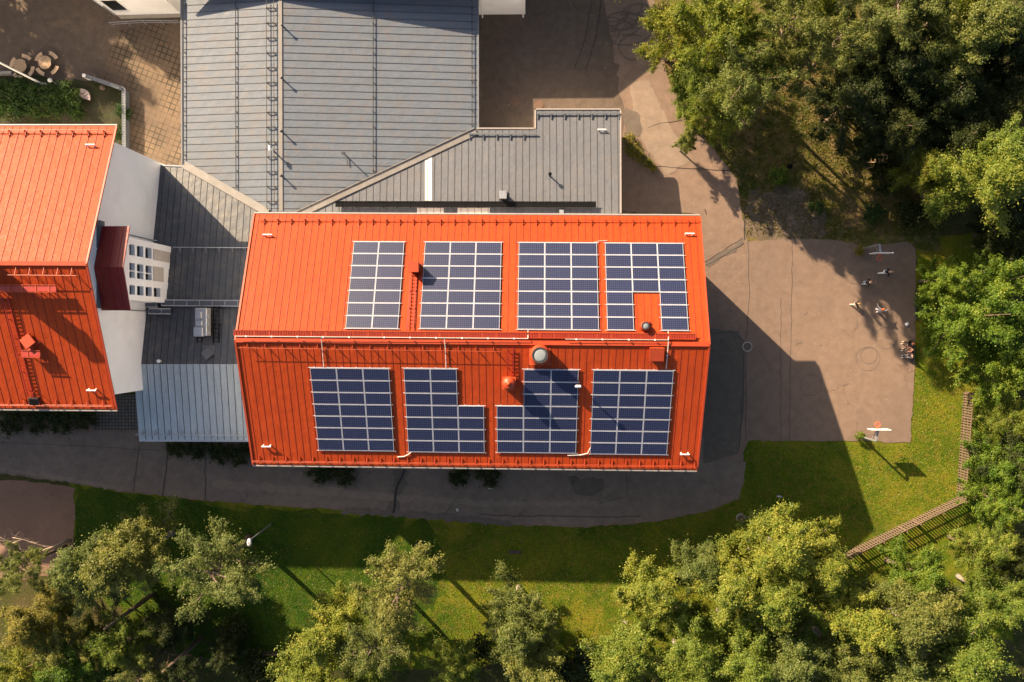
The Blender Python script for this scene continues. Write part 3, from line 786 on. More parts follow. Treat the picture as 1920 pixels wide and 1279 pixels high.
mb.obox(Vector(((BAYX-1.0+xW)/2-.2, (bn+bsy)/2, 7.3)), Vector(((BAYX-1.0-xW)/2+.2, 0, 0)), Vector((0, (bn-bsy)/2, 0)), UP*7.3)
bay = mb.build('window_bay', M['wall'], house)
rows = [(5.66, 6.50, 3), (4.52, 5.10, 3), (3.96, 4.46, 3), (2.70, 3.42, 4)]
cols = [(12.5, 13.35), (11.1, 12.15), (9.7, 10.75), (8.2, 9.35)]
XB = BAYX
# front lattice: mullions and bands in front of recessed glass
fr = MB(); zb0, zb1 = 6.2, 14.3
ybands = [(bsy, 2.70), (3.42, 3.96), (4.46, 4.52), (5.10, 5.66), (6.50, bn)]
for a, b in ybands: fr.obox(Vector((XB-.25, (a+b)/2, (zb0+zb1)/2)), Vector((.25, 0, 0)), Vector((0, (b-a)/2, 0)), UP*(zb1-zb0)/2)
zb = [(13.35, 14.3), (12.15, 12.5), (10.75, 11.1), (9.35, 9.7), (6.2, 8.2)]
for a, b in zb:
    for y0, y1, n_ in rows: fr.obox(Vector((XB-.27, (y0+y1)/2, (a+b)/2)), Vector((.235, 0, 0)), Vector((0, (y1-y0)/2, 0)), UP*(b-a)/2)
for y0, y1, n_ in rows:
    if n_ == 3: fr.obox(Vector((XB-.3, (y0+y1)/2, 8.775)), Vector((.22, 0, 0)), Vector((0, (y1-y0)/2, 0)), UP*.575)
fr.build('bay_front', M['wall'], bay)
for y0, y1, n_ in rows:
    for a, b in cols[:n_]:
        m_ = MB(); cc = Vector((XB-.36, (y0+y1)/2, (a+b)/2)); m_.obox(cc, Vector((.01, 0, 0)), Vector((0, (y1-y0)/2, 0)), UP*(b-a)/2)
        m_.build('window_pane', M['dimglass'], bay)
mb = MB()
for y0, y1, x0, x1 in ((5.62, 6.5, 281, 312), (3.96, 5.12, 281, 300)):
    za, zc = 75-30.15*1560/(998.5-x0), 75-30.15*1560/(998.5-x1)
    mb.obox(Vector((XB+.012, (y0+y1)/2, (za+zc)/2)), Vector((.012, 0, 0)), Vector((0, (y1-y0)/2, 0)), UP*(zc-za)/2)
mb.build('beige_panels', M['wallb'], bay)
for yy in (yN-.15, yS+.12):
    MB().tube([Vector((xW+.35, yy, zE-.1)), Vector((xW+.14, yy, zE-.4)), Vector((xW+.14, yy, 6.3)), Vector((xW+.45, yy, 6.0))], .05, 8).build('downpipe', M['galv'], house)
# equipment on left house roof
def platform(a, b, lbl):
    t_ = thing('roof_platform', a, lbl, 'walkway', 'roof walkways')
    mb = MB(); walkway(mb, a, b, UP, .5, .55, .95, False); mb.build('frame', M['redpaint'], t_)
    d = (b-a); mb = MB(); mb.obox((a+b)/2+UP*.5, d/2, Vector((0, .2, 0)), UP*.015); mb.build('deck', M['reddark'], t_)
platform(on(-60, 541, P2S), on(113, 542, P2S), 'red steel platform near the ridge on the dull slope of the left house')
platform(on(48, 663, P2S), on(83, 664, P2S), 'short red step platform beside the ladder, below the diamond-shaped box')
mkladder('long red ladder slanting down the dull slope of the left house', on(12, 556, P2S), on(60, 742, P2S), P2S[1], M['reddark'])
square_vent(on(58, 640, P2S), .85, .3, M['redpaint'], 'red square box set like a diamond beside the long ladder', rz=math.radians(38), name='roof_box', cat='roof box')
bs = on(66, 751, P2S); t_ = thing('ladder_top_opening', bs, 'black framed opening with curved grab rails at the ladder foot by the eave', 'hatch')
MB().obox(bs+P2S[1]*.12, VX*.36, P2S[1].cross(VX)*.28, P2S[1]*.12).build('frame', M['dark'], t_)
MB().obox(bs+P2S[1]*.25, VX*.29, P2S[1].cross(VX)*.21, P2S[1]*.012).build('opening', M['black'], t_)
for q in (-1, 1):
    b1 = bs+VX*(.45*q-.2); MB().tube([b1, b1+UP*.7+VY*.2, b1+UP*.8+VY*.55, b1+UP*.5+VY*.8], .025, 7).build('grab_rail', M['reddark'], t_)
bs = on(-30, 497, P2N); t_ = MB(); t_.box(bs+UP*.9, 1.0, 1.0, 3.0); t_.box(bs+UP*2.45, 1.15, 1.15, .12); t_.build('chimney', M['redpaint'], r2)
# ------------------------------------------------------------------ GREY HALL north (low seamed roof, ridge running away)
zWe, zRi, zEe = 4.7, 5.6, 3.68
gW1, gW0 = G(342, 310, zWe), G(342, -60, zWe); gR1, gR0 = G(527, 396, zRi), G(527, -60, zRi); gE1, gE0 = G(896, 243, zEe), G(896, -60, zEe)
vW = G(500, 396, zRi-.1); vE = G(562, 400, zRi-.15)
gW0.y = gR0.y = gE0.y = 29.6; gW0.x = gW1.x; gR0.x = gR1.x; gE0.x = gE1.x
grey = thing('grey_roofed_hall', ((gW1.x+gE1.x)/2, 18, 0), 'low building with a wide pale grey seamed roof above the solar hall', 'building')
GPW = plane(gW1, gW0, gR0); GPE = plane(gE1, gE0, gR0)
pW = [gW1, gR1, gR0, gW0]; pE = [gR1, Vector((vE.x, vE.y, zon(vE.x, vE.y, GPE))), gE1, gE0, gR0]
vWp = Vector((vW.x, vW.y, zon(vW.x, vW.y, GPW))); gW1b = gW1.copy(); gW1b.z = zon(gW1.x, gW1.y, GPW)
pW = [gW1b, vWp, gR1, gR0, gW0]
mb = MB(); mb.slab(pW, .14); mb.slab(pE, .14); gr = mb.build('roof', M['grey'], grey)
mb = MB()
seams(mb, pW, Vector((1, 0, 0)), .62, .024, .03); mb.build('standing_seams', M['greyseam'], gr); mb = MB(); seams(mb, pE, Vector((1, 0, 0)), .62, .024, .03); mb.build('standing_seams', M['greyseam'], gr)
mb = MB(); mb.bar(gR1+UP*.02, gR0+UP*.02, .3, .06); mb.build('ridge_cap', M['flash'], gr)
mb = MB(); mb.bar(gE1+Vector((.03, 0, -.02)), gE0+Vector((.03, 0, -.02)), .12, .14); mb.build('gutter', M['cladding2'], grey); mb = MB(); mb.bar(gW1+Vector((-.03, 0, -.02)), gW0+Vector((-.03, 0, -.02)), .12, .14); mb.build('gutter', M['cladding2'], grey)
mb = MB(); wall_mesh(mb, [(gW1.x+.3, gW1.y), (gR1.x, gR1.y-.5), (gE1.x-.4, gE1.y-.1), (gE1.x-.4, 29.3), (gR1.x, 29.3), (gW1.x+.3, 29.3)], -.1,
    lambda x, y: (zon(x, y, GPW) if x < gR1.x-.01 else zon(x, y, GPE))-.2)
mb.build('wall', M['wall'], grey)
def line_on(pl, a, b, lift=0): return on(*a, pl, lift), on(*b, pl, lift)
for pl, xa, h in ((GPW, 346, .26), (GPW, 443, .22), (GPE, 700, .22), (GPE, 885, .26)):
    y1 = {346: 308, 443: 360, 700: 326, 885: 240}[xa]
    a, b = line_on(pl, (xa, 2), (xa+(1 if xa == 443 else 0), y1))
    mb = MB(); guard(mb, a, b, pl[1], 1.24, h*.7, 1, .035, .03, Vector((1, 0, 0)) if pl is GPW else Vector((-1, 0, 0)), bl=.08)
    mb.build('snow_guard', M['dark'], grey)
t_ = thing('roof_walkway', on(508, 390, GPW), 'dark steel walkway running down the ridge of the grey roof', 'walkway', 'roof walkways')
mb = MB(); walkway(mb, on(509, 392, GPW), on(508, 2, GPW), UP, .62, .25, 1.24, False); mb.build('frame', M['dark'], t_)
for (px, py, l) in ((533, 52, 'northernmost'), (532, 150, 'second'), (531, 249, 'third'), (531, 332, 'southernmost')):
    b0 = on(px, py, GPE); t_ = thing('vent_pipe', b0, '%s of the four small dark vent pipes right of the grey ridge' % l, 'vent pipe', 'small vent pipes along the grey ridge')
    MB().tube([b0-UP*.1, b0+UP*.6], .06, 10).build('pipe', M['dark'], t_)
    m_ = MB(); m_.lathe(b0+UP*.56, [(.09, 0), (.12, .03), (.11, .12), (.02, .16)], 12); m_.build('cap', M['dark'], t_)
b0 = on(513, 283, GPW); t_ = thing('vent_pipe', b0, 'white capped vent pipe standing in the ridge walkway of the grey roof', 'vent pipe')
MB().tube([b0-UP*.1, b0+UP*.95], .07, 10).build('pipe', M['whitep'], t_); m_ = MB(); m_.box(b0+UP*1.05, .16, .42, .2, 0, .03); m_.build('cap', M['whitep'], t_)
b0 = on(652, 295, GPE); t_ = thing('antenna_mast', b0, 'thin dark mast with a side bracket on the big grey roof', 'antenna')
MB().tube([b0-UP*.1, b0+UP*1.6], .05, 8).build('mast', M['dark'], t_)
MB().tube([b0+UP*.1, b0+UP*.15-Vector((0, .65, 0))], .035, 6).build('bracket', M['dark'], t_)
m_ = MB(); m_.box(b0+UP*1.6, .3, .22, .16); m_.build('head', M['dark'], t_)
# ------------------------------------------------------------------ ANNEX (grey-brown roof between hall and yard) 
zA0, zA1 = 4.35, 5.5
def A(px, py): 
    return on(px, py, PA)
PA = plane(G(1005, 205, zA0), G(1163, 205, zA0), G(1163, 402, zA1))
annex = thing('annex', G(1000, 330), 'low annex with a grey-brown seamed roof and white patched sheets behind the solar hall', 'building')
aN1, aN0 = A(1005, 204), A(1163, 204); aE1 = A(1163, 404); aV = A(562, 404); aV2 = A(893, 243); aC = A(1005, 243)
xr = aN0.x; aE1.x = xr; aS1 = aE1.copy(); 
# split in two convex parts so the seams clip correctly
pa = [A(1003, 404), aE1, aN0, aN1]; pa[0].x = aN1.x
pb = [aV, Vector((aN1.x, aE1.y, aE1.z)), Vector((aN1.x, aC.y, aC.z)), aV2]
for p in pb: p.z = zon(p.x, p.y, PA)
pa[0] = Vector((aN1.x, aE1.y, 0)); pa[0].z = zon(pa[0].x, pa[0].y, PA)
mb = MB(); mb.slab(pa, .14); mb.slab(pb, .14); ar = mb.build('roof', M['greyx'], annex)
mb = MB(); seams(mb, pa, Vector((0, 1, 0)), .57, .024, .03); mb.build('standing_seams', M['greyseam'], ar); mb = MB(); seams(mb, pb, Vector((0, 1, 0)), .57, .024, .03); mb.build('standing_seams', M['greyseam'], ar)
mb = MB()
mb.bar(A(1005, 205)+UP*.03, A(1163, 205)+UP*.03, .12, .12); mb.bar(A(1003.5, 207)+UP*.03, A(1003.5, 241)+UP*.03, .12, .12); mb.bar(A(894, 241)+UP*.03, A(1001, 241)+UP*.03, .12, .12); mb.bar(A(1163.5, 207)+UP*.03, A(1164, 400)+UP*.03, .1, .12)
mb.build('edge_trim', M['gutter'], annex)
mb = MB(); a, b = A(558, 404)+UP*.1, A(893, 247)+UP*.08
d = (b-a).normalized(); s = d.cross(UP); mb.obox((a+b)/2, d*(b-a).length/2, s*.27, UP*.05); mb.obox((a+b)/2-s*.30+UP*.05, d*(b-a).length/2, s*.03, UP*.10)
mb.build('valley_flashing', M['flash'], annex)
mb = MB()
for (x0, y0, x1, y1) in ((797, 300, 809.5, 376), (782, 390, 832, 402), (858, 390, 918, 402)):
    q = [A(x0, y1), A(x1, y1), A(x1, y0 if y0 > 301 else 293.5), A(x0, y0)]
    mb.slab([p+PA[1]*.010 for p in q], .008)
mb.build('white_sheets', M['whitesheet'], ar)
mb = MB(); wall_mesh(mb, [(aN1.x+.4, aE1.y-2), (xr-.4, aE1.y-2), (xr-.4, aN0.y-.4), (aN1.x+.4, aN0.y-.4)], -.1, lambda x, y: zon(x, y, PA)-.2)
wall_mesh(mb, [(aV.x+1, aE1.y-1.5), (aN1.x+.38, aE1.y-1.5), (aN1.x+.38, aC.y-.3), (aV2.x, aC.y-.3)], -.1, lambda x, y: zon(x, y, PA)-.21)
mb.build('wall', M['wall'], annex)
for vv in (6, 3): window_on(annex, Vector((xr-.4, aN0.y-vv, 2)), Vector((0, 1, 0)), Vector((1, 0, 0)), 1.4, 1.2)
nA = PA[1]
for a, b in (((1006, 214), (1162, 214)), ((879, 252.5), (1007, 252.5))):
    mb = MB(); a, b = A(*a), A(*b); mb.bar(a+nA*.2, b+nA*.2, .13, .07)
    k = .1; L = (b-a).length
    while k < L: p = a+(b-a)*k/L; mb.obox(p+nA*.1-Vector((0, .22, 0)), Vector((.03, 0, 0)), Vector((0, .25, 0)), nA*.09); k += 1.14
    mb.build('snow_guard', M['cladding'], annex)
t_ = thing('roof_walkway', A(630, 383), 'long dark steel walkway across the annex roof behind the solar hall', 'walkway', 'roof walkways')
mb = MB(); walkway(mb, A(631, 384), A(1117, 385), UP, .44, .42, 1.14, False)
a, b = A(631, 379), A(1117, 380); mb.tube([a+UP*.5, b+UP*.5], .02, 6)
mb.build('frame', M['black'], t_)
mb = MB(); a, b = A(631, 384), A(1117, 385); mb.obox((a+b)/2+UP*.39, (b-a)/2, Vector((0, .19, 0)), UP*.012); mb.build('grating', M['black'], t_)
t_ = square_vent(A(944, 369), .62, 1.0, M['dark'], 'square vent with a pale metal top and dark sides on the annex roof', M['galv'])
t_ = square_vent(A(1053, 399), .36, .3, M['dark'], 'tiny pale roof vent at the foot of the annex roof', M['galv'])
b0 = A(1031, 330); t_ = thing('vent_pipe', b0, 'lone dark round vent pipe in the middle of the annex roof', 'vent pipe')
MB().tube([b0-UP*.1, b0+UP*.85], .07, 12).build('pipe', M['black'], t_); m_ = MB(); m_.lathe(b0+UP*.75, [(.1, 0), (.15, .05), (.15, .2), (.1, .24)], 14); m_.build('cap', M['black'], t_)
bar_anchor(1128, 245, PA, 'short white bar on the annex roof')
# ------------------------------------------------------------------ LINK building between left house and hall
zL0, zL1, zL2 = 4.7, 8.2, 7.25
PL = plane(G(303, 309, zL0), G(440, 309, zL0), G(300, 683, zL1))
PL2 = plane(G(270, 683, zL1), G(440, 683, zL1), G(360, 824, zL2))
link = thing('link_building', G(370, 560), 'lower link building with dark grey roof joining the white house to the solar hall', 'building')
xl = mid.x-wx-.05
e0 = HL(-hx+.7, 0, 0).x
def L_(x, py, pl, px=370): p = on(px, py, pl); return Vector((x, p.y, zon(x, p.y, pl)))
pv0 = on(349, 313, PL); pv1 = on(500, 398, PL)
q1 = [L_(xl, 683, PL), L_(e0, 683, PL), Vector((e0, pv1.y+.0, 0)), Vector((pv0.x, pv0.y, 0)), L_(xl, 311, PL)]
# the roof runs on under the hall eave up to the valley
q1[2] = Vector((pv1.x, pv1.y, 0)); 
for p in q1: p.z = zon(p.x, p.y, PL)
q1.insert(2, Vector((pv1.x, HL(-hx, hy-1, 0).y, 0))); q1[2].z = zon(q1[2].x, q1[2].y, PL)
q1[1] = L_(pv1.x, 683, PL)
q2 = [on(261, 825, PL2), L_(e0, 825, PL2), L_(e0, 683, PL2), on(247, 683, PL2)]
q2[3] = Vector((q2[0].x, q2[2].y, 0)); q2[3].z = zon(q2[3].x, q2[3].y, PL2); q2[1].y = q2[0].y; q2[1].z = zon(q2[1].x, q2[1].y, PL2)
mb = MB(); mb.slab(q1, .14); lr = mb.build('roof', M['greydk'], link); lr['label'] = 'dark grey seamed roof slope'
mb = MB(); seams(mb, q1, Vector((0, 1, 0)), .545, .024, .03); mb.build('standing_seams', M['greyseam'], lr)
mb = MB(); mb.slab(q2, .14); lr2 = mb.build('roof', M['greylt'], link); lr2['label'] = 'blue-grey seamed roof slope over the road side'
mb = MB(); seams(mb, q2, Vector((0, 1, 0)), .545, .024, .03); mb.build('standing_seams', M['greyseam'], lr2)
mb = MB(); a, b = on(346, 309, PL)+UP*.1, on(503, 399, PL)+UP*.1; d = (b-a).normalized(); s = d.cross(UP); mb.obox((a+b)/2, d*(b-a).length/2, s*.32, UP*.07)
mb.build('valley_flashing', M['flash'], link)
mb = MB(); mb.bar(q1[-1]+Vector((0, .05, 0)), pv0+Vector((0, .05, 0)), .12, .14); mb.bar(q2[0]-Vector((0, .06, .06)), q2[1]-Vector((0, .06, .06)), .14, .14); mb.build('gutter', M['galv'], link)
mb = MB(); guard(mb, on(256, 814, PL2), on(466, 816, PL2), PL2[1], 1.09, .24, 2, .022, .05, Vector((0, 1, 0))); mb.build('snow_guard', M['galv'], link)
mb = MB()
wall_mesh(mb, [(xl+.1, q2[2].y), (e0, q2[2].y), (e0, q1[2].y), (pv0.x-.1, pv0.y-.4), (xl+.1, pv0.y-.4)], -.1, lambda x, y: zon(x, y, PL)-.2)
wall_mesh(mb, [(q2[0].x+.3, q2[0].y+.5), (e0, q2[0].y+.5), (e0, q2[2].y), (q2[0].x+.3, q2[2].y)], -.1, lambda x, y: zon(x, y, PL2)-.2)
mb.build('wall', M['wall'], link)
for u in (2, 5, 8): window_on(link, Vector((q2[0].x+u, q2[0].y+.5, 3.4)), Vector((1, 0, 0)), Vector((0, -1, 0)), 1.5, 1.3)
t_ = thing('guard_pipe', on(326, 465, PL), 'thin grey snow pipe across the dark link roof', 'snow guard')
m_ = MB(); guard(m_, on(326, 465, PL), on(474, 466, PL), PL[1], 1.1, .2, 1, .035, .04, Vector((0, -1, 0))); m_.build('pipe', M['galv'], t_)
def tray(a, b, w, lbl, mats=('galv', 'cladding')):
    t_ = thing('cable_tray', a, lbl, 'cable tray', 'metal cable trays on the dark link roof')
    d = (b-a).normalized(); s = d.cross(UP).normalized(); L = (b-a).length
    m_ = MB(); m_.obox((a+b)/2+UP*.28, d*L/2, s*w/2*.8, UP*.02); m_.build('tray_floor', M[mats[1]], t_)
    m_ = MB()
    for q in (-1, 1): m_.obox((a+b)/2+s*w/2*q+UP*.3, d*L/2, s*.045, UP*.07)
    k = 0
    while k <= L: m_.obox(a+d*k+UP*.31, d*.025, s*(w/2-.045), UP*.02); k += 1.05
    k = .3
    while k < L:
        for q in (-1, 1): m_.obox(a+d*k+s*w/2*.8*q+UP*.12, d*.04, s*.03, UP*.14)
        k += 1.6
    m_.build('side_rails', M[mats[0]], t_)
tray(on(306, 568, PL), on(458, 569, PL), .46, 'long pale cable tray from the window bay to the solar hall')
tray(on(282, 583.5, PL), on(323, 584, PL), .42, 'short pale cable tray at the foot of the white gable wall')
tray(on(272, 571.5, PL), on(299, 572, PL), .36, 'dark short cable tray tucked under the corner of the window bay')
# air handling unit on rails
b0 = on(389, 604, PL); t_ = thing('air_handling_unit', b0, 'pale blue-grey air handling unit on black rails on the dark link roof', 'ventilation unit')
m_ = MB(); m_.box(b0+UP*.95, .95, 2.25, .9, 0, .04); m_.build('casing', M['galv'], t_)
m_ = MB(); m_.box(b0+Vector((-.08, .55, 1.55)), .5, .55, .3, 0, .03); m_.build('top_box', M['galv'], t_)
m_ = MB(); m_.box(b0+Vector((-.05, -.12, 1.52)), .5, .45, .26, 0, .03); m_.build('top_box', M['galv'], t_)
m_ = MB(); m_.box(b0+Vector((-.12, -.8, 1.53)), .72, .75, .28, 0, .03); m_.build('top_box', M['galv'], t_)
for y in (.45, -.2, -.9):
    m_ = MB(); m_.lathe(b0+Vector((.52, y, 1.1)), [(.13, 0), (.13, .25), (.1, .27)], 14); m_.build('spigot', M['galv'], t_)
m_ = MB()
for x in (-.72, -.34, .62, 1.08):
    m_.bar(b0+Vector((x, 1.3, .32)), b0+Vector((x, -1.75, .32)), .07, .09)
for k in range(9):
    for x0, x1 in ((-.72, -.34), (.62, 1.08)): m_.bar(b0+Vector((x0, 1.2-k*.35, .33)), b0+Vector((x1, 1.2-k*.35, .33)), .05, .04)
for x in (-.72, -.34, .62, 1.08):
    for y in (1.2, -.2, -1.6): m_.box(b0+Vector((x, y, .08)), .12, .12, .45)
for x in (-.3, .5): m_.bar(b0+Vector((x, 1, .42)), b0+Vector((x, -1, .42)), .06, .12)
m_.build('support_rails', M['black'], t_)
b0 = on(391, 664, PL); t_ = thing('roof_hatch', b0, 'flat brown-grey hatch turned like a diamond on the dark link roof', 'roof hatch')
n = PL[1]; X1 = (Vector((1, .9, 0))); X1 = (X1-n*X1.dot(n)).normalized(); Y1 = n.cross(X1)
MB().obox(b0-n*.0, (Vector((1, 0, 0)))*.52, Vector((0, 1, 0))*.7-n*0, n*.03).build('back_plate', M['greyx'], t_)
MB().obox(b0+n*.14, X1*.34, Y1*.34, n*.10).build('curb', M['black'], t_)
MB().obox(b0+n*.27, X1*.38, Y1*.38, n*.03).build('lid', M['greyx'], t_)
b0 = on(301, 677, PL); t_ = thing('vent_pipe', b0, 'small round white vent near the wall on the dark link roof', 'vent pipe')
m_ = MB(); m_.lathe(b0-UP*.05, [(.09, 0), (.09, .35), (.15, .36), (.15, .45), (.08, .5)], 14); m_.build('pipe', M['whitep'], t_, True)
# ------------------------------------------------------------------ NORTH white building (mostly above the frame)
HN = 6.15
nx1 = -.65; ny = 28.35
north = thing('white_north_building', (-8, 36, 0), 'white walled building cut by the top edge beside the grey roof', 'building')
xw = G(227, 34, 0).x; yw = G(227, 34, 0).y
mb = MB(); rid = 36.5
def ntop(x, y): return HN+.0 if y < ny+.5 else (HN+.46*(min(y, 2*rid-y)-ny))
wall_mesh(mb, [(gE1.x-.38, ny), (nx1, ny), (nx1, rid), (nx1, 2*rid-ny), (gE1.x-.38, 2*rid-ny), (gE1.x-.38, rid)], -.1, ntop)
wall_mesh(mb, [(gW1.x+.4, 29.7), (gE1.x-.4, 29.7), (gE1.x-.4, rid), (gE1.x-.4, 43), (gW1.x+.4, 43), (gW1.x+.4, rid)], -.1, lambda x, y: (HN if y < 30 or y > 42 else 9.6)-.1)
mb.build('wall', M['wall'], north)
sWe = [Vector((gW1.x-.2, ny, HN)), Vector((nx1+.25, ny-.25, HN-.02)), Vector((nx1+.25, rid, HN+.46*(rid-ny)+.1)), Vector((gW1.x-.2, rid, HN+.46*(rid-ny)+.1))]
sWe[0].y = ny-.25; sWe[0].z = HN-.02
mb = MB(); mb.slab(sWe, .15); mb.slab([Vector((p.x, 2*rid-p.y, p.z)) for p in sWe][::-1], .15); mb.build('roof', M['grey'], north)
wsec = thing('white_west_wing', (xw+3, yw+4, 0), 'white walled wing with a dark window at the top left, above the handrail', 'building')
f0 = [G(227, 34), G(345, 31), G(345, -40), G(120, -40)]; f0 = [(p.x, p.y) for p in f0]
mb = MB(); wall_mesh(mb, f0, -.1, lambda x, y: 6.3); mb.build('wall', M['wall'], wsec)
mb = MB(); mb.prism(f0, 6.32, 6.5); mb.build('roof', M['grey'], wsec)
# ground strip along it
a = Vector((f0[0][0], f0[0][1], 0)); b = Vector((f0[1][0], f0[1][1], 0)); d = (b-a).normalized(); on_ = Vector((d.y, -d.x, 0))
mb = MB(); mb.obox(a+(b-a)*.5+on_*.03+UP*.35, d*((b-a).length/2-.02), on_*.05, UP*.35); mb.build('plinth', M['concrete'], wsec)
window_on(wsec, a+d*.9+UP*3.0, d, on_, 1.5, 2.4, 1)
a2 = Vector((f0[3][0], f0[3][1], 0)); d2 = (a-a2).normalized(); o2 = Vector((d2.y, -d2.x, 0))
window_on(wsec, a-d2*2.0+UP*3.0, d2, o2, 2.2, 2.4, 2)
mb = MB(); mb.tube([a2+o2*.1+UP*.9, a+o2*.1+UP*.9], .04, 6); mb.build('wall_rail', M['galv'], wsec)
for px in (905, 981): 
    p = G(px, 33); MB().tube([Vector((p.x, ny-.3, 5.9)), Vector((p.x, ny-.12, 5.6)), Vector((p.x, ny-.12, .4)), Vector((p.x, ny-.35, .2))], .055, 8).build('downpipe', M['whitep'], north)
# ------------------------------------------------------------------ yard and garden objects
def Gz(px, py, z=0): return G(px, py, z)
# retaining fence with slatted top
fpts = [G(169, 148), G(242, 173), G(242.5, 285)]
t_ = thing('slatted_fence', fpts[0], 'grey metal slatted fence bending around the paved court', 'fence')
for a, b in zip(fpts, fpts[1:]):
    d = (b-a).normalized(); s = d.cross(UP); L = (b-a).length
    m_ = MB(); m_.obox((a+b)/2+UP*.45, d*L/2, s*.04, UP*.45); m_.build('panel', M['cladding'], t_)
    m_ = MB()
    for q in (-1, 1): m_.bar(a+s*.14*q+UP*1.0, b+s*.14*q+UP*1.0, .05, .05)
    k = 0
    while k < L: m_.obox(a+d*k+UP*.98, d*.09, s*.13, UP*.02); k += .23
    m_.build('slats', M['cladding2'], t_)
m_ = MB(); m_.box(fpts[0]+UP*.55, .26, .26, 1.1); m_.build('end_post', M['whitep'], t_)
hp = [G(215, 50), G(275, 46), G(342, 47)]
t_ = thing('handrail', hp[0], 'pale tubular handrail below the white west wing', 'handrail')
m_ = MB(); m_.tube([p+UP*1.0 for p in hp], .035, 8); m_.tube([p+UP*.55 for p in hp], .025, 8); m_.build('rails', M['galv'], t_)
for p in (hp[0], (hp[0]+hp[1])/2, hp[1], (hp[1]+hp[2])/2, hp[2]): MB().tube([p, p+UP*1.0], .03, 8).build('post', M['galv'], t_)
# round picnic tables with four curved benches
def picnic(px, py, rot, lbl, n=4):
    c = G(px, py); t_ = thing('picnic_table', c, lbl, 'picnic table', 'round picnic tables on the plaza')
    R = .60; m_ = MB(); ax = Vector((math.cos(rot), math.sin(rot), 0)); ay = Vector((-math.sin(rot), math.cos(rot), 0)); w = .105
    k = -R+w/2
    while k < R:
        h = math.sqrt(max(0, R*R-k*k)); m_.obox(c+ax*k+UP*.74, ax*(w/2-.026), ay*h, UP*.02); k += w
    m_.build('table_top', M['woodt'], t_)
    m_ = MB(); m_.lathe(c+UP*.0, [(.3, 0), (.3, .04), (.06, .06), (.06, .64), (.5, .66), (.5, .69)], 16); m_.build('pedestal', M['dark'], t_)
    for k in range(n):
        a0 = rot+math.pi/4+k*math.pi/2; m_ = MB()
        for rr in (.88, .99, 1.10):
            pts = [c+Vector((math.cos(a0+q*.11)*rr, math.sin(a0+q*.11)*rr, .45)) for q in range(-4, 5)]
            for p, q in zip(pts, pts[1:]): m_.bar(p, q, .09, .035)
        m_.build('bench_seat', M['woodt'], t_)
        m_ = MB(); p = c+Vector((math.cos(a0), math.sin(a0), 0))*.99; m_.bar(c+UP*.2, p+UP*.2, .06); m_.bar(p, p+UP*.43, .06); m_.build('bench_support', M['dark'], t_)
picnic(47, 128, .35, 'round slatted picnic table with curved benches, the left one half under the leaning pole')
picnic(93, 122, .1, 'round slatted picnic table with curved benches, the right one of the pair')
b0 = G(84, 160); t_ = thing('flagpole', b0, 'tall pale pole rising past the left picnic table', 'pole')
MB().tube([b0, b0+UP*9.5], [.10, .07], 12).build('shaft', M['whitep'], t_); MB().box(b0+UP*.05, .4, .4, .1).build('base_plate', M['concrete'], t_)
b0 = G(108, 158); t_ = thing('ball_lamp', b0, 'low white ball lamp between the right picnic table and the hedge', 'lamp')
MB().tube([b0, b0+UP*1.0], .04, 8).build('post', M['whitep'], t_)
m_ = MB(); m_.lathe(b0+UP*1.0, [(.05, 0), (.15, .05), (.2, .16), (.19, .26), (.1, .36), (.01, .39)], 16); m_.build('globe', M['whitep'], t_, True)
# pink half-round slab bench
c = G(159, 178); t_ = thing('half_round_bench', c, 'faded pink half-round bench with three slots at the end of the hedge', 'bench')
def halfdisc(c, R, ang, z0, z1):
    pts = [c+Vector((math.cos(ang+math.radians(a))*R, math.sin(ang+math.radians(a))*R*1.0, 0)) for a in range(0, 181, 15)]
    m_ = MB(); m_.prism([(p.x, p.y) for p in pts], z0, z1); return m_
aa = math.radians(-20)
halfdisc(c-Vector((.05, .35, 0)), .78, aa, .32, .48).build('seat', M['pink'], t_)
halfdisc(c-Vector((.05, .33, 0)), .60, aa, 0, .31).build('base', M['pink'], t_)
m_ = MB()
for k in (-.36, 0, .36):
    p = c-Vector((.05, .35, 0))+Vector((math.cos(aa), math.sin(aa), 0))*k+Vector((-math.sin(aa), math.cos(aa), 0))*.33; m_.obox(p+UP*.482, Vector((math.cos(aa+1.0), math.sin(aa+1.0), 0))*.2, Vector((-math.sin(aa+1.0), math.cos(aa+1.0), 0))*.028, UP*.004)
m_.build('slots', M['dark'], t_)
c = G(10, 139); t_ = MB().box(c+UP*.2, 1.6, .3, .4, 0, .02).build('kerb_block', M['concrete'], None, at=c); tag(t_, 'low concrete block in front of the hedge at the left edge', 'kerb block')
c = G(193, 164); t_ = MB().lathe(c, [(.28, 0), (.3, .1), (.2, .24), (.02, .3)], 9).build('rock', M['wood'], None, at=c); tag(t_, 'brown stump-like rock below the slatted fence', 'rock')
# manholes
def manhole(px, py, lbl, r=.34, mat='rust', z=.075):
    c = G(px, py); t_ = thing('manhole_cover', c, lbl, 'manhole cover', 'manhole covers in the yard')
    m_ = MB(); m_.lathe(c+UP*(z-.03), [(r*1.18, 0), (r*1.18, .03), (r*1.0, .031)], 28); m_.build('rim', M['concrete'] if mat != 'rust' else M['rust'], t_)
    m_ = MB(); m_.lathe(c+UP*(z-.02), [(r*.95, 0), (r*.95, .03), (r*.8, .032), (r*.79, .028), (r*.02, .028)], 28); m_.build('lid', M[mat], t_)
manhole(966, 190, 'rusty round manhole cover in the shade of the inner yard'); manhole(1011, 197, 'rusty round manhole cover on the sunlit strip just above the annex')
manhole(1017, 35, 'upper faint rusty cover of the pair beside the white north building', .3); manhole(1005, 47, 'lower faint rusty cover of the pair beside the white north building', .26)
manhole(1401, 650, 'round concrete cover at the corner of the dark asphalt', .38, 'asphaltdk')
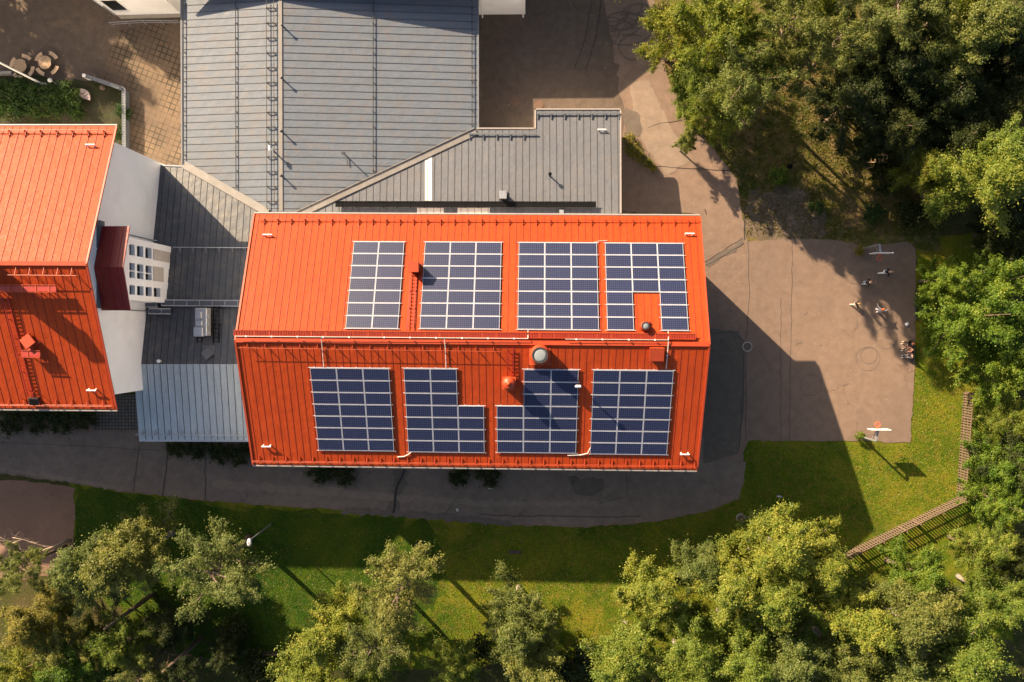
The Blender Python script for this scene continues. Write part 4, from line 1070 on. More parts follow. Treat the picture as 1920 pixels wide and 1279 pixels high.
# basketball hoops
def hoop(px, py, zt, armend, label, faces, bw=1.65):
    b0 = G(px, py); t_ = thing('basketball_hoop', b0, label, 'basketball hoop', 'basketball hoops at the court ends')
    top = b0+UP*3.3; e = Vector((armend[0], armend[1], 3.2))
    MB().tube([b0, b0+UP*3.0, top], [.10, .085, .08], 12).build('post', M['galv'], t_)
    d = (e-top); m_ = MB(); m_.bar(top, e, .13, .16); m_.bar(b0+UP*2.4, e-UP*.3-d*.15, .07, .07); m_.build('arm', M['galv'], t_)
    f = faces; s = Vector((-f.y, f.x, 0))
    c = e+f*.06
    m_ = MB(); m_.obox(c+UP*.15, s*bw/2, f*.03, UP*.5); bb = m_.build('backboard', M['whitep'], t_)
    m_ = MB()
    for x0, x1, z in ((-.3, .3, .0), (-.3, .3, .45)): m_.obox(c+f*.036+UP*(z-.1), s*.3, f*.006, UP*.025)
    for q in (-1, 1): m_.obox(c+f*.036+s*.3*q+UP*.125, s*.025, f*.006, UP*.25)
    m_.build('target_square', M['rim'], bb)
    r = .23; cc = c+f*(r+.15)-UP*.18; pts = [cc+s*math.cos(a)*r+f*math.sin(a)*r for a in [2*math.pi*k/20 for k in range(21)]]
    m_ = MB(); m_.tube(pts, .022, 6); m_.bar(c-UP*.18, cc-f*r, .12, .04); m_.build('rim', M['rim'], t_)
    m_ = MB()
    for k in range(10):
        a = 2*math.pi*k/10; a2 = a+.5; p = cc+s*math.cos(a)*r+f*math.sin(a)*r
        m_.tube([p, cc+(s*math.cos(a2)+f*math.sin(a2))*r*.65-UP*.25, cc+(s*math.cos(a+.1)+f*math.sin(a+.1))*r*.55-UP*.4], .008, 4)
    m_.build('net', M['rim'], t_)
    return t_
e = G(1647, 806, 3.2); hoop(1613, 818, 3.3, (e.x, e.y), 'basketball hoop at the sunny lower end of the court, white board edge-on', Vector((0, 1, 0)))
e = G(1651, 474, 3.2); hoop(1620, 466, 3.3, (e.x, e.y), 'basketball hoop at the shaded upper end of the court near the trees', Vector((0, -1, 0)))
# timber fence: boards
fence_px = [(1826, 738), (1812, 940), (1700, 995), (1598, 1045), (1560, 1066)]
def zf(p, z=1.7): return G(p[0], p[1], z)
tops = [zf(p) for p in fence_px]; 
t_ = thing('timber_fence', (tops[1].x, tops[1].y, 0), 'brown timber slat fence bending round the sunny lawn', 'fence')
mbp = MB(); mbr = MB(); mps = MB()
for a, b in zip(tops, tops[1:]):
    a = Vector((a.x, a.y, 0)); b = Vector((b.x, b.y, 0)); d = (b-a).normalized(); s = d.cross(UP); L = (b-a).length; k = .1
    while k < L:
        p = a+d*k; h = 1.7+rnd.gauss(0, .02)
        mbp.obox(p+s*.04+UP*(h/2+.05), d*.055, s*.013, UP*h/2); k += .235
    for z in (.4, 1.0, 1.55): mbr.bar(a+UP*z-s*.01, b+UP*z-s*.01, .05, .1)
    k = 0
    while k < L+.1: mps.box(a+d*min(k, L)+UP*.85-s*.1, .12, .12, 1.75, math.atan2(d.y, d.x)); k += 2.2
mbp.build('slats', M['wood'], t_); mbr.build('rails', M['wood'], t_); mps.build('posts', M['wood'], t_)
fb = [G(430, 1222), G(545, 1220)]
t_ = thing('timber_fence', fb[0], 'short dark fence stretch half hidden between the bottom trees', 'fence')
m_ = MB(); a, b = fb; d = (b-a).normalized(); L = (b-a).length; k = 0
while k < L: m_.obox(a+d*k+UP*.6, d*.05, d.cross(UP)*.012, UP*.6); k += .22
m_.build('slats', M['wood'], t_); MB().bar(a+UP*.9, b+UP*.9, .05, .09).build('rails', M['wood'], t_)
# lamps
def streetlamp(px, py, lbl, h=6.0):
    tp = G(px, py, h); b0 = Vector((tp.x, tp.y, 0)); t_ = thing('street_lamp', b0, lbl, 'street lamp', 'slim street lamps')
    MB().tube([b0, b0+UP*(h-.1)], [.09, .05], 10).build('post', M['galv'], t_)
    m_ = MB(); m_.loft([[b0+UP*z+Vector((math.cos(a)*r, math.sin(a)*r*1.9-.15, 0)) for a in [2*math.pi*k/12 for k in range(12)]] for r, z in ((.08, h-.15), (.19, h-.08), (.19, h), (.12, h+.07))]); m_.build('lamp_head', M['whitep'], t_, True)
streetlamp(467, 1014, 'slim street lamp with a white head beside the dense pine at the lower left'); streetlamp(1607, 166, 'slim street lamp with a white head lost among the dark upper right trees')
# lawn bits
c = G(1388, 971); t_ = thing('round_well_cover', c, 'round brown well cover on the lawn below the yard corner', 'well cover')
m_ = MB(); m_.lathe(c, [(.40, 0), (.40, .35), (.36, .38), (.02, .40)], 24); m_.build('drum', M['concrete'], t_); m_ = MB(); m_.lathe(c+UP*.39, [(.36, 0), (.34, .04), (.02, .05)], 24); m_.build('lid', M['rust'], t_)
c = G(1403, 973); t_ = thing('cable_cabinet', c, 'small pale utility box beside the round well cover', 'utility box')
MB().box(c+UP*.35, .3, .42, .7, .1, .02).build('body', M['galv'], t_); MB().box(c+UP*.72, .35, .47, .05, .1).build('lid', M['dark'], t_)
for (px, py, l) in ((1459, 929, 'upper'), (1482, 945, 'lower')):
    c = G(px, py); t_ = thing('spring_rider', c, 'small dark play spring on the shaded lawn, the %s of two' % l, 'play spring', 'small play springs on the lawn')
    m_ = MB(); pts = [c+Vector((math.cos(k*.7)*.1, math.sin(k*.7)*.1, .02+k*.012)) for k in range(34)]; m_.tube(pts, .018, 5); m_.build('spring', M['dark'], t_)
    m_ = MB(); m_.tube([c+Vector((-.28, .05, .5)), c+Vector((0, 0, .58)), c+Vector((.25, -.05, .5))], [.08, .13, .06], 8); m_.build('seat', M['galv'], t_, True)
c = G(1643, 298); t_ = thing('timber_ladder', c, 'pale ladder-like timber frame lying in the shade of the upper right trees', 'timber ladder')
m_ = MB()
for y in (-.32, .32): m_.bar(c+Vector((-.9, y, .1)), c+Vector((.95, y, .1)), .07)
m_.build('side_beams', M['woodt'], t_)
m_ = MB()
for k in range(6): m_.bar(c+Vector((-.85+k*.35, -.3, .14)), c+Vector((-.85+k*.35, .3, .14)), .06, .04)
m_.build('crossbars', M['woodt'], t_)
MB().bar(c+Vector((-.9, -.85, .06)), c+Vector((.1, -.65, .06)), .06).build('loose_beam', M['woodt'], t_)
def blob(name, px, py, r, mat, lbl, cat, h=.5, z=.05):
    c = G(px, py); m_ = MB(); rr = random.Random(px); n = 10
    rings = []
    offs = [rr.uniform(.75, 1.2) for _ in range(n)]
    for k, (s, zz) in enumerate(((1, 0), (.95, .35), (.7, .75), (.25, 1))):
        rings.append([c+Vector((math.cos(2*math.pi*i/n)*r*s*offs[i], math.sin(2*math.pi*i/n)*r*s*offs[(i+k) % n], z+zz*h*r)) for i in range(n)])
    m_.loft(rings); o = m_.build(name, M[mat], None, True, at=c); tag(o, lbl, cat); return o
blob('white_bag', 1700, 608, .2, 'whitep', 'crumpled white bag lying on the shaded court near its right edge', 'bag', .9)
blob('pale_rock', 858, 956, .17, 'stone', 'pale rock on the shaded road below the solar hall', 'rock')
blob('boulder', 1293, 133, .55, 'pink', 'pinkish boulder at the edge of the upper trees', 'boulder', .8)
blob('lamp_shadow_blob', 1480, 312, .22, 'black', 'small dark blob standing in for a lamp shadow in the sunlit rough grass', 'shadow blob', .6)  # black blob added in place of a lamp head's cast shadow
c = G(920, 916); t_ = MB().bar(c+Vector((-.25, .04, .08)), c+Vector((.22, -.05, .08)), .06).build('timber_offcut', M['whitep'], None, at=c); tag(t_, 'white timber offcut lying on the shaded road', 'timber')
c = G(965, 1035); t_ = thing('drain_grate', c, 'dark rectangular drain grate in the shaded lawn below the road', 'drain grate')
MB().box(c+UP*.03, 1.1, .3, .06).build('frame', M['dark'], t_)
m_ = MB(); [m_.box(c+UP*.07+Vector((-.45+k*.1, 0, 0)), .03, .28, .02) for k in range(10)]; m_.build('bars', M['rust'], t_)
c = G(1320, 392); t_ = MB().box(c+UP*.1, .1, .3, .1).build('bollard_stub', M['black'], None, at=c); bpy.data.objects.remove(t_)
t_ = thing('court_edge_board', G(1716.5, 570), 'dark edging board along the right side of the court', 'edging board')
m_ = MB(); m_.bar(G(1716.5, 545)+UP*.1, G(1717, 600)+UP*.1, .12, .22); m_.build('board', M['dark'], t_)
t_ = thing('wooden_crate', G(1731, 583), 'small weathered wooden frame between the court and the maple', 'crate')
m_ = MB(); c = G(1731, 583)
for q in (-1, 1): m_.box(c+Vector((.27*q, 0, .2)), .06, .8, .4); m_.box(c+Vector((0, .37*q, .2)), .5, .06, .4)
m_.build('boards', M['wood'], t_)
# ------------------------------------------------------------------ PEOPLE
def skinobj(name, V, E_, R_, mat, parent, sub=2, loc=None):
    me = bpy.data.meshes.new(name); me.from_pydata([tuple(v) for v in V], E_, [])
    me.materials.append(mat)
    o = bpy.data.objects.new(name, me); COL.objects.link(o); o.parent = parent
    o.modifiers.new('Skin', 'SKIN'); me.skin_vertices or None
    for i, r in enumerate(R_):
        sv = me.skin_vertices[0].data[i]; rr = r if isinstance(r, tuple) else (r, r); sv.radius = rr; sv.use_root = (i == 0)
    o.modifiers['Skin'].use_smooth_shade = True
    s = o.modifiers.new('Sub', 'SUBSURF'); s.levels = sub; s.render_levels = sub
    return o
def cloth(name, col): return paint(name, col, .85, .1, 8)
SKIN = paint('skin', (.50, .29, .20), .6, .05, 8)
def person(loc, heading, H, lbl, top, legs, hair, pose='stand', lean=0.0, stride=.2, arms=(.3, .3), shoes=(.7, .7, .7), longhair=False, grp='children on the basketball court'):
    """heading: facing direction in degrees; local x forward, y left, z up"""
    P_ = thing('person', loc, lbl, 'person', grp, math.radians(heading))
    s = H/1.7
    sit = pose == 'sit'
    hipz = .47 if sit else .90
    hip = Vector((0, 0, hipz))
    L = math.radians(lean)
    def up(z, x=0, y=0):  # point above the hip rotated by the lean
        return Vector((x*math.cos(L)+z*math.sin(L), y, hipz+z*math.cos(L)-x*math.sin(L)))
    V = [hip, up(.14), up(.32), up(.47), up(.55), up(.63), up(.74)]
    Rr = [(.13, .15), (.115, .13), (.12, .155), (.085, .13), (.05, .05), (.075, .075), (.09, .085)]
    E_ = [(i, i+1) for i in range(6)]
    def chain(start, pts, rad):
        k = start
        for p, r in zip(pts, rad):
            V.append(p); Rr.append(r); E_.append((k, len(V)-1)); k = len(V)-1
        return k
    hands = []
    for q, am in ((1, arms[0]), (-1, arms[1])):
        sh = up(.46, 0, .19*q)
        if sit: el, wr = up(.24, .12, .24*q), up(.10, .36, .14*q)
        else:
            a = am; el = up(.46-.28*math.cos(a), .28*math.sin(a)*.5, (.20+.24*math.sin(a))*q); wr = el+(el-sh).normalized()*.16+Vector((.16, 0, -.02))
        k = chain(3, [sh, el, wr], [.055, .045, .032])
        d = (wr-el).normalized(); palm = wr+d*.06; k = chain(k, [palm], [(.018, .038)])
        side = d.cross(UP); side = side.normalized() if side.length > .1 else Vector((0, 1, 0))
        for j, ln in enumerate((.055, .068, .064, .048)):
            o_ = (j-1.5)*.02; p1 = palm+side*o_+d*.035; chain(k, [p1, p1+d*ln*.55-UP*.008, p1+d*ln-UP*.02], [.010, .009, .007])
        th = palm-side*.035*q-d*.02; chain(k, [th, th-side*.012*q+d*.035], [.011, .008])
    knees = []
    for q, st in ((1, stride), (-1, -stride)):
        if sit: kn, an, to = Vector((.42, .11*q, .50)), Vector((.62+.04*q, .12*q, .12)), Vector((.80+.04*q, .13*q, .05))
        else:
            kn = Vector((st*.55+.05, .10*q, .48)); an = Vector((st, .11*q, .08)); to = an+Vector((.17, .02*q, -.04))
        hj = Vector((0, .09*q, hipz-.04)); k = chain(0, [hj, kn, an, to], [.085, .06, .04, .035]); knees.append((hj, kn, an, to))
    V = [v*s for v in V]; Rr = [(tuple(x*s for x in r) if isinstance(r, tuple) else r*s) for r in Rr]
    body = skinobj('body', V, E_, Rr, SKIN, P_, 2)
    # shirt
    sv = [up(.02), up(.14), up(.32), up(.47)]; sr = [(.15, .17), (.14, .155), (.145, .18), (.10, .155)]; se_ = [(0, 1), (1, 2), (2, 3)]
    for q, am in ((1, arms[0]), (-1, arms[1])):
        sh = up(.46, 0, .19*q); el = (up(.24, .12, .24*q) if sit else up(.46-.28*math.cos(am), .28*math.sin(am)*.5, (.20+.24*math.sin(am))*q))
        wr = (up(.12, .33, .15*q) if sit else el+(el-sh).normalized()*.13+Vector((.13, 0, -.02))); sv += [sh, el, wr]; sr += [.075, .062, .05]; n = len(sv); se_ += [(3, n-3), (n-3, n-2), (n-2, n-1)]
    skinobj('shirt', [v*s for v in sv], se_, [(tuple(x*s for x in r) if isinstance(r, tuple) else r*s) for r in sr], cloth('shirt_'+lbl[:8].replace(' ', '_'), top), P_, 2)
    tv = [hip, ]; tr = [(.125, .15)]; te = []
    for hj, kn, an, to in knees:
        tv += [hj, kn, an+Vector((0, 0, .04))]; tr += [.11, .083, .062]; n = len(tv); te += [(0, n-3), (n-3, n-2), (n-2, n-1)]
    skinobj('trousers', [v*s for v in tv], te, [(tuple(x*s for x in r) if isinstance(r, tuple) else r*s) for r in tr], cloth('trousers_'+lbl[:8].replace(' ', '_'), legs), P_, 2)
    for hj, kn, an, to in knees:
        skinobj('shoe', [v*s for v in (an-Vector((.05, 0, .03)), an+Vector((.05, 0, -.03)), to+Vector((.02, 0, 0)))], [(0, 1), (1, 2)], [x*s for x in (.05, .055, .045)], cloth('shoe_paint', shoes), P_, 2)
    hv = [up(.70, -.03), up(.78, -.02), up(.80, .02)]; hr_ = [.095, .098, .085]; he_ = [(0, 1), (1, 2)]
    if longhair: hv += [up(.55, -.10), up(.42, -.12)]; hr_ += [.07, .05]; he_ += [(0, 3), (3, 4)]
    skinobj('hair', [v*s for v in hv], he_, [x*s for x in hr_], cloth('hair_'+lbl[:8].replace(' ', '_'), hair), P_, 2)
    # face: nose and eyes
    m_ = MB(); c0 = up(.715, .085)*s
    m_.lathe(c0, [(.016*s, 0), (.012*s, .02*s), (.002, .034*s)], 6, Vector((1, 0, -.3)))
    for q in (-1, 1): m_.lathe(up(.735, .082, .032*q)*s, [(.012*s, 0), (.008*s, .008*s), (.001, .01*s)], 6, Vector((1, 0, 0)))
    me = bpy.data.meshes.new('face'); me.from_pydata([tuple(v) for v in m_.v], [], m_.f); me.materials.append(M['black']); f_ = bpy.data.objects.new('face', me); COL.objects.link(f_); f_.parent = P_
    return P_
DKT = (.012, .012, .016); WH = (.75, .75, .76)
person(G(1652, 511), -5, 1.6, 'child in a black top and white trousers running near the upper hoop', DKT, WH, (.40, .26, .16), lean=38, stride=.34, arms=(.5, .8), shoes=(.8, .8, .8))
person(G(1616, 531), 5, 1.55, 'child in a black top and light blue jeans bending forward on the court', DKT, (.42, .50, .58), (.025, .018, .015), lean=40, stride=.10, arms=(.6, .5), shoes=(.1, .1, .1))
person(G(1598, 570), -15, 1.45, 'blond child in a black top casting a long thin shadow', DKT, (.62, .5, .46), (.72, .50, .20), lean=12, stride=.24, arms=(.5, 1.0), shoes=(.75, .75, .75), longhair=True)
person(G(1642, 583), 60, 1.5, 'red-haired child in a pale grey top with arms held out', (.58, .58, .60), (.62, .62, .64), (.75, .20, .05), lean=14, stride=.12, arms=(1.2, 1.2), shoes=(.7, .7, .7), longhair=True)
bc = G(1704, 656)
t_ = thing('court_bench', bc, 'dark low bench at the right edge of the court under three seated children', 'bench')
MB().box(bc+UP*.42, .42, 1.7, .06).build('seat', M['dark'], t_)
for q in (-1, 1): MB().box(bc+Vector((0, .65*q, .2)), .36, .08, .4).build('leg', M['dark'], t_)
person(bc+Vector((0, .55, 0)), 172, 1.45, 'seated child with orange hair and black clothes, uppermost on the bench', DKT, DKT, (.62, .12, .04), 'sit', lean=4, shoes=(.5, .47, .42), grp='children seated on the bench')
person(bc+Vector((-.02, .02, 0)), 180, 1.45, 'seated child in a brown-pink top in the middle of the bench', (.30, .14, .11), DKT, (.3, .18, .1), 'sit', lean=10, shoes=(.5, .47, .42), grp='children seated on the bench')
person(bc+Vector((0, -.52, 0)), 188, 1.45, 'seated child with grey-white shoes and dark clothes, lowest on the bench', (.03, .03, .045), (.10, .11, .14), (.02, .015, .012), 'sit', lean=6, shoes=(.4, .42, .46), grp='children seated on the bench')
# ------------------------------------------------------------------ TREES
def leafcloud(seed, centres, leaf, per, spread, flat=.6, aspect=1.7, updir=.5, outc=Vector((0, 0, 0)), drop=0.0):
    """centres: (n,4) cluster centre + radius. returns verts, faces count, tint"""
    g = np.random.default_rng(seed)
    C = np.array(centres, dtype=float); n = len(C)
    idx = np.repeat(np.arange(n), per); m = len(idx)
    v = g.normal(size=(m, 3)); v /= np.linalg.norm(v, axis=1)[:, None]
    r = C[idx, 3]*np.abs(g.normal(0, .62, m)).clip(.05, 1.9)
    off = v*r[:, None]; off[:, 2] *= flat
    dd = C[:, :3]*np.array([1, 1, 0])+g.normal(size=(n, 3))*.8; dd[:, 2] += .9; dd /= np.linalg.norm(dd, axis=1)[:, None]; dd = dd[idx]
    off += dd*(off*dd).sum(1)[:, None]*.85
    off[:, 2] -= drop*g.random(m)*C[idx, 3]
    p = C[idx, :3]+off
    nrm = v*.8+g.normal(size=(m, 3))*.55; nrm[:, 2] += updir
    nrm /= np.linalg.norm(nrm, axis=1)[:, None]
    a = g.normal(size=(m, 3)); a -= nrm*(a*nrm).sum(1)[:, None]; a /= np.linalg.norm(a, axis=1)[:, None]
    b = np.cross(nrm, a)
    L = leaf*(.65+.7*g.random(m))
    a *= (L/2)[:, None]; b *= (L/2/aspect)[:, None]
    V = np.stack([p-a, p-b*.9+a*.1, p+a, p+b*.9+a*.1], 1).reshape(-1, 3)
    ct = g.random(n); t = np.clip(ct[idx]*.6+g.random(m)*.5-.05, 0, 1)
    return V, m, np.repeat(t, 4)
def cloudmesh(name, V, m, t, mat):
    me = bpy.data.meshes.new(name); me.vertices.add(len(V)); me.vertices.foreach_set('co', V.astype(np.float32).ravel())
    me.loops.add(4*m); me.loops.foreach_set('vertex_index', np.arange(4*m, dtype=np.int32))
    me.polygons.add(m); me.polygons.foreach_set('loop_start', np.arange(0, 4*m, 4, dtype=np.int32))
    at = me.attributes.new('tint', 'FLOAT', 'POINT'); at.data.foreach_set('value', t.astype(np.float32))
    me.materials.append(mat); me.update(calc_edges=True); return me
def maketree(seed, kind):
    """returns (crown_vertices, n, tint, trunk mesh). crown about radius 3, height 12"""
    r = random.Random(seed); H = 12.0
    tb = MB(); cl = []
    lean = Vector((r.gauss(0, .25), r.gauss(0, .25), 0))
    def tp(z): return Vector((lean.x*(z/H)**1.5*3+math.sin(z*.5+seed)*.12, lean.y*(z/H)**1.5*3+math.cos(z*.43+seed)*.12, z))
    zs = [0, .4, 1.5, 3, 5, 7, 9, 10.6, 11.6]
    rad = .19 if kind in ('birch', 'pale') else .22
    tb.tube([tp(z) for z in zs], [rad*1.5, rad*1.1]+[rad*max(.12, 1-z/H) for z in zs[2:]], 8)
    def limb(z, ang, ln, rise, cr, nclus, thick):
        p0 = tp(z); d = Vector((math.cos(ang), math.sin(ang), rise)).normalized()
        pts = [p0]; p = p0.copy()
        for k in range(5):
            d = (d+Vector((r.gauss(0, .13), r.gauss(0, .13), r.gauss(0, .1)+(.05 if kind != 'pine' else .1)))).normalized(); p = p+d*ln/5; pts.append(p.copy())
        tb.tube(pts, [thick*(1-k/5.6) for k in range(6)], 5)
        for k in range(nclus):
            f = .28+.76*((k+r.random())/nclus); i = min(4, int(f*5)); q = pts[i]+(pts[i+1]-pts[i])*(f*5-i)
            w = cr*(.95-.62*min(1, f))
            off = Vector((r.gauss(0, w*.6), r.gauss(0, w*.6), r.gauss(0, w*.42)))
            e = q+off
            if r.random() < .45: tb.tube([q, q+off*.5+Vector((0, 0, .04)), e], [thick*.26, thick*.18, thick*.06], 4)
            cl.append((e.x, e.y, e.z, cr*r.uniform(.38, .82)*(1.18-.62*min(1, f))))
    if kind == 'pine':
        n = 20
        for k in range(n):
            z = 5.2+6.0*(k/n)**.85; ln = (3.5*(1-((z-6.5)/7.5)**2)+.2)*r.uniform(.6, 1.12); limb(z, k*2.4+r.gauss(0, .3), max(.8, ln), r.uniform(.1, .5), .75, 12, .07)
        V, m, t = leafcloud(seed, cl, .16, 190, 1, .55, 3.0, .5)
    elif kind == 'high':
        n = 26
        for k in range(n):
            z = 6.2+5.2*(k/n); ln = (3.6*math.sin(min(1, (H+.5-z)/5.6)*math.pi*.6))*r.uniform(.5, 1.3); limb(z, k*2.4+r.gauss(0, .35), max(.9, ln), r.uniform(.0, .6), .8, 12, .06)
        V, m, t = leafcloud(seed, cl, .145, 180, 1, .62, 1.8, .5)
    elif kind == 'olive':
        n = 30
        for k in range(n):
            z = 2.8+8.2*(k/n); ln = (3.5*math.sin(min(1, (H+.6-z)/H*1.25)*math.pi*.62))*r.uniform(.6, 1.15); limb(z, k*2.4+r.gauss(0, .35), max(.9, ln), r.uniform(.15, .7), .8, 11, .06)
        V, m, t = leafcloud(seed, cl, .145, 170, 1, .65, 1.7, .45)
    elif kind == 'round':
        n = 36
        for k in range(n):
            f = k/n; z = 2.2+5.5*f; ln = 3.6*r.uniform(.75, 1.1); rise = -.1+2.1*f**1.5; limb(z, k*2.4+r.gauss(0, .25), ln, rise, .8, 11, .065)
        V, m, t = leafcloud(seed, cl, .155, 160, 1, .68, 1.5, .5)
    else:
        n = 32
        for k in range(n):
            z = 2.6+8.8*(k/n); ln = (3.0*math.sin(min(1, (H+.4-z)/H*1.2)*math.pi*.6))*r.uniform(.5, 1.32); limb(z, k*2.4+r.gauss(0, .4), max(.7, ln), r.uniform(.35, 1.3), .72, 14, .05)
        V, m, t = leafcloud(seed, cl, .125, 190, 1, .75, 1.6, .5, drop=.3)
    me = bpy.data.meshes.new('trunk'); me.from_pydata([tuple(v) for v in tb.v], [], tb.f); me.polygons.foreach_set('use_smooth', [True]*len(me.polygons))
    return V, m, t, me
VAR = {}
def variant(shape, seed, leafk, bark):
    V, m, t, tm = maketree(seed, shape); cm = cloudmesh('crown', V, m, t, LEAF[leafk]); tm.materials.append(M[bark])
    return (cm, tm)
SHAPES = {}
for sh, seeds in (('high', (11, 12)), ('birch', (1, 2, 3)), ('olive', (4, 5)), ('round', (6, 7)), ('pine', (8, 9))):
    SHAPES[sh] = [maketree(s, sh) for s in seeds]
CACHE = {}
def getvar(sh, i, leafk):
    key = (sh, i % len(SHAPES[sh]), leafk)
    if key not in CACHE:
        V, m, t, tm = SHAPES[sh][key[1]]; cm = cloudmesh('crown', V, m, t, LEAF[leafk]); t2 = tm.copy(); t2.materials.append(M['birchbark' if sh == 'birch' else 'bark']); CACHE[key] = (cm, t2)
    return CACHE[key]
tcount = [0]
KN = {'high': 'broadleaf_tree', 'birch': 'birch_tree', 'olive': 'broadleaf_tree', 'round': 'maple_tree', 'pine': 'pine_tree'}
def tree(px, py, rpx, h, sh, leafk, lbl, grp, i=None, cz=.66):
    """px,py: where the crown's middle is seen; rpx its radius in the photo; h height"""
    cz = .76 if sh == 'high' else (.72 if sh == 'pine' else cz); z = h*cz; c = G(px, py, z); R = rpx*1.06/(FOC/(D-z)); i = tcount[0] if i is None else i; tcount[0] += 1
    cm, tm = getvar(sh, i, leafk)
    t_ = thing(KN[sh], (c.x, c.y, 0), lbl, 'tree', grp, rnd.uniform(0, 6.28))
    base = 3.3 if sh != 'birch' else 2.8
    if sh == 'round': base = 3.9
    k = R/base; t_.scale = (k*rnd.uniform(.93, 1.07), k*rnd.uniform(.93, 1.07), h/12)
    for nm, me in (('trunk', tm), ('crown', cm)):
        o = bpy.data.objects.new(nm, me); COL.objects.link(o); o.parent = t_
    return t_
GB, GR, GN, GL = 'light green trees massed at the lower right', 'trees beyond the right fence', 'trees at the upper right', 'trees along the bottom left'
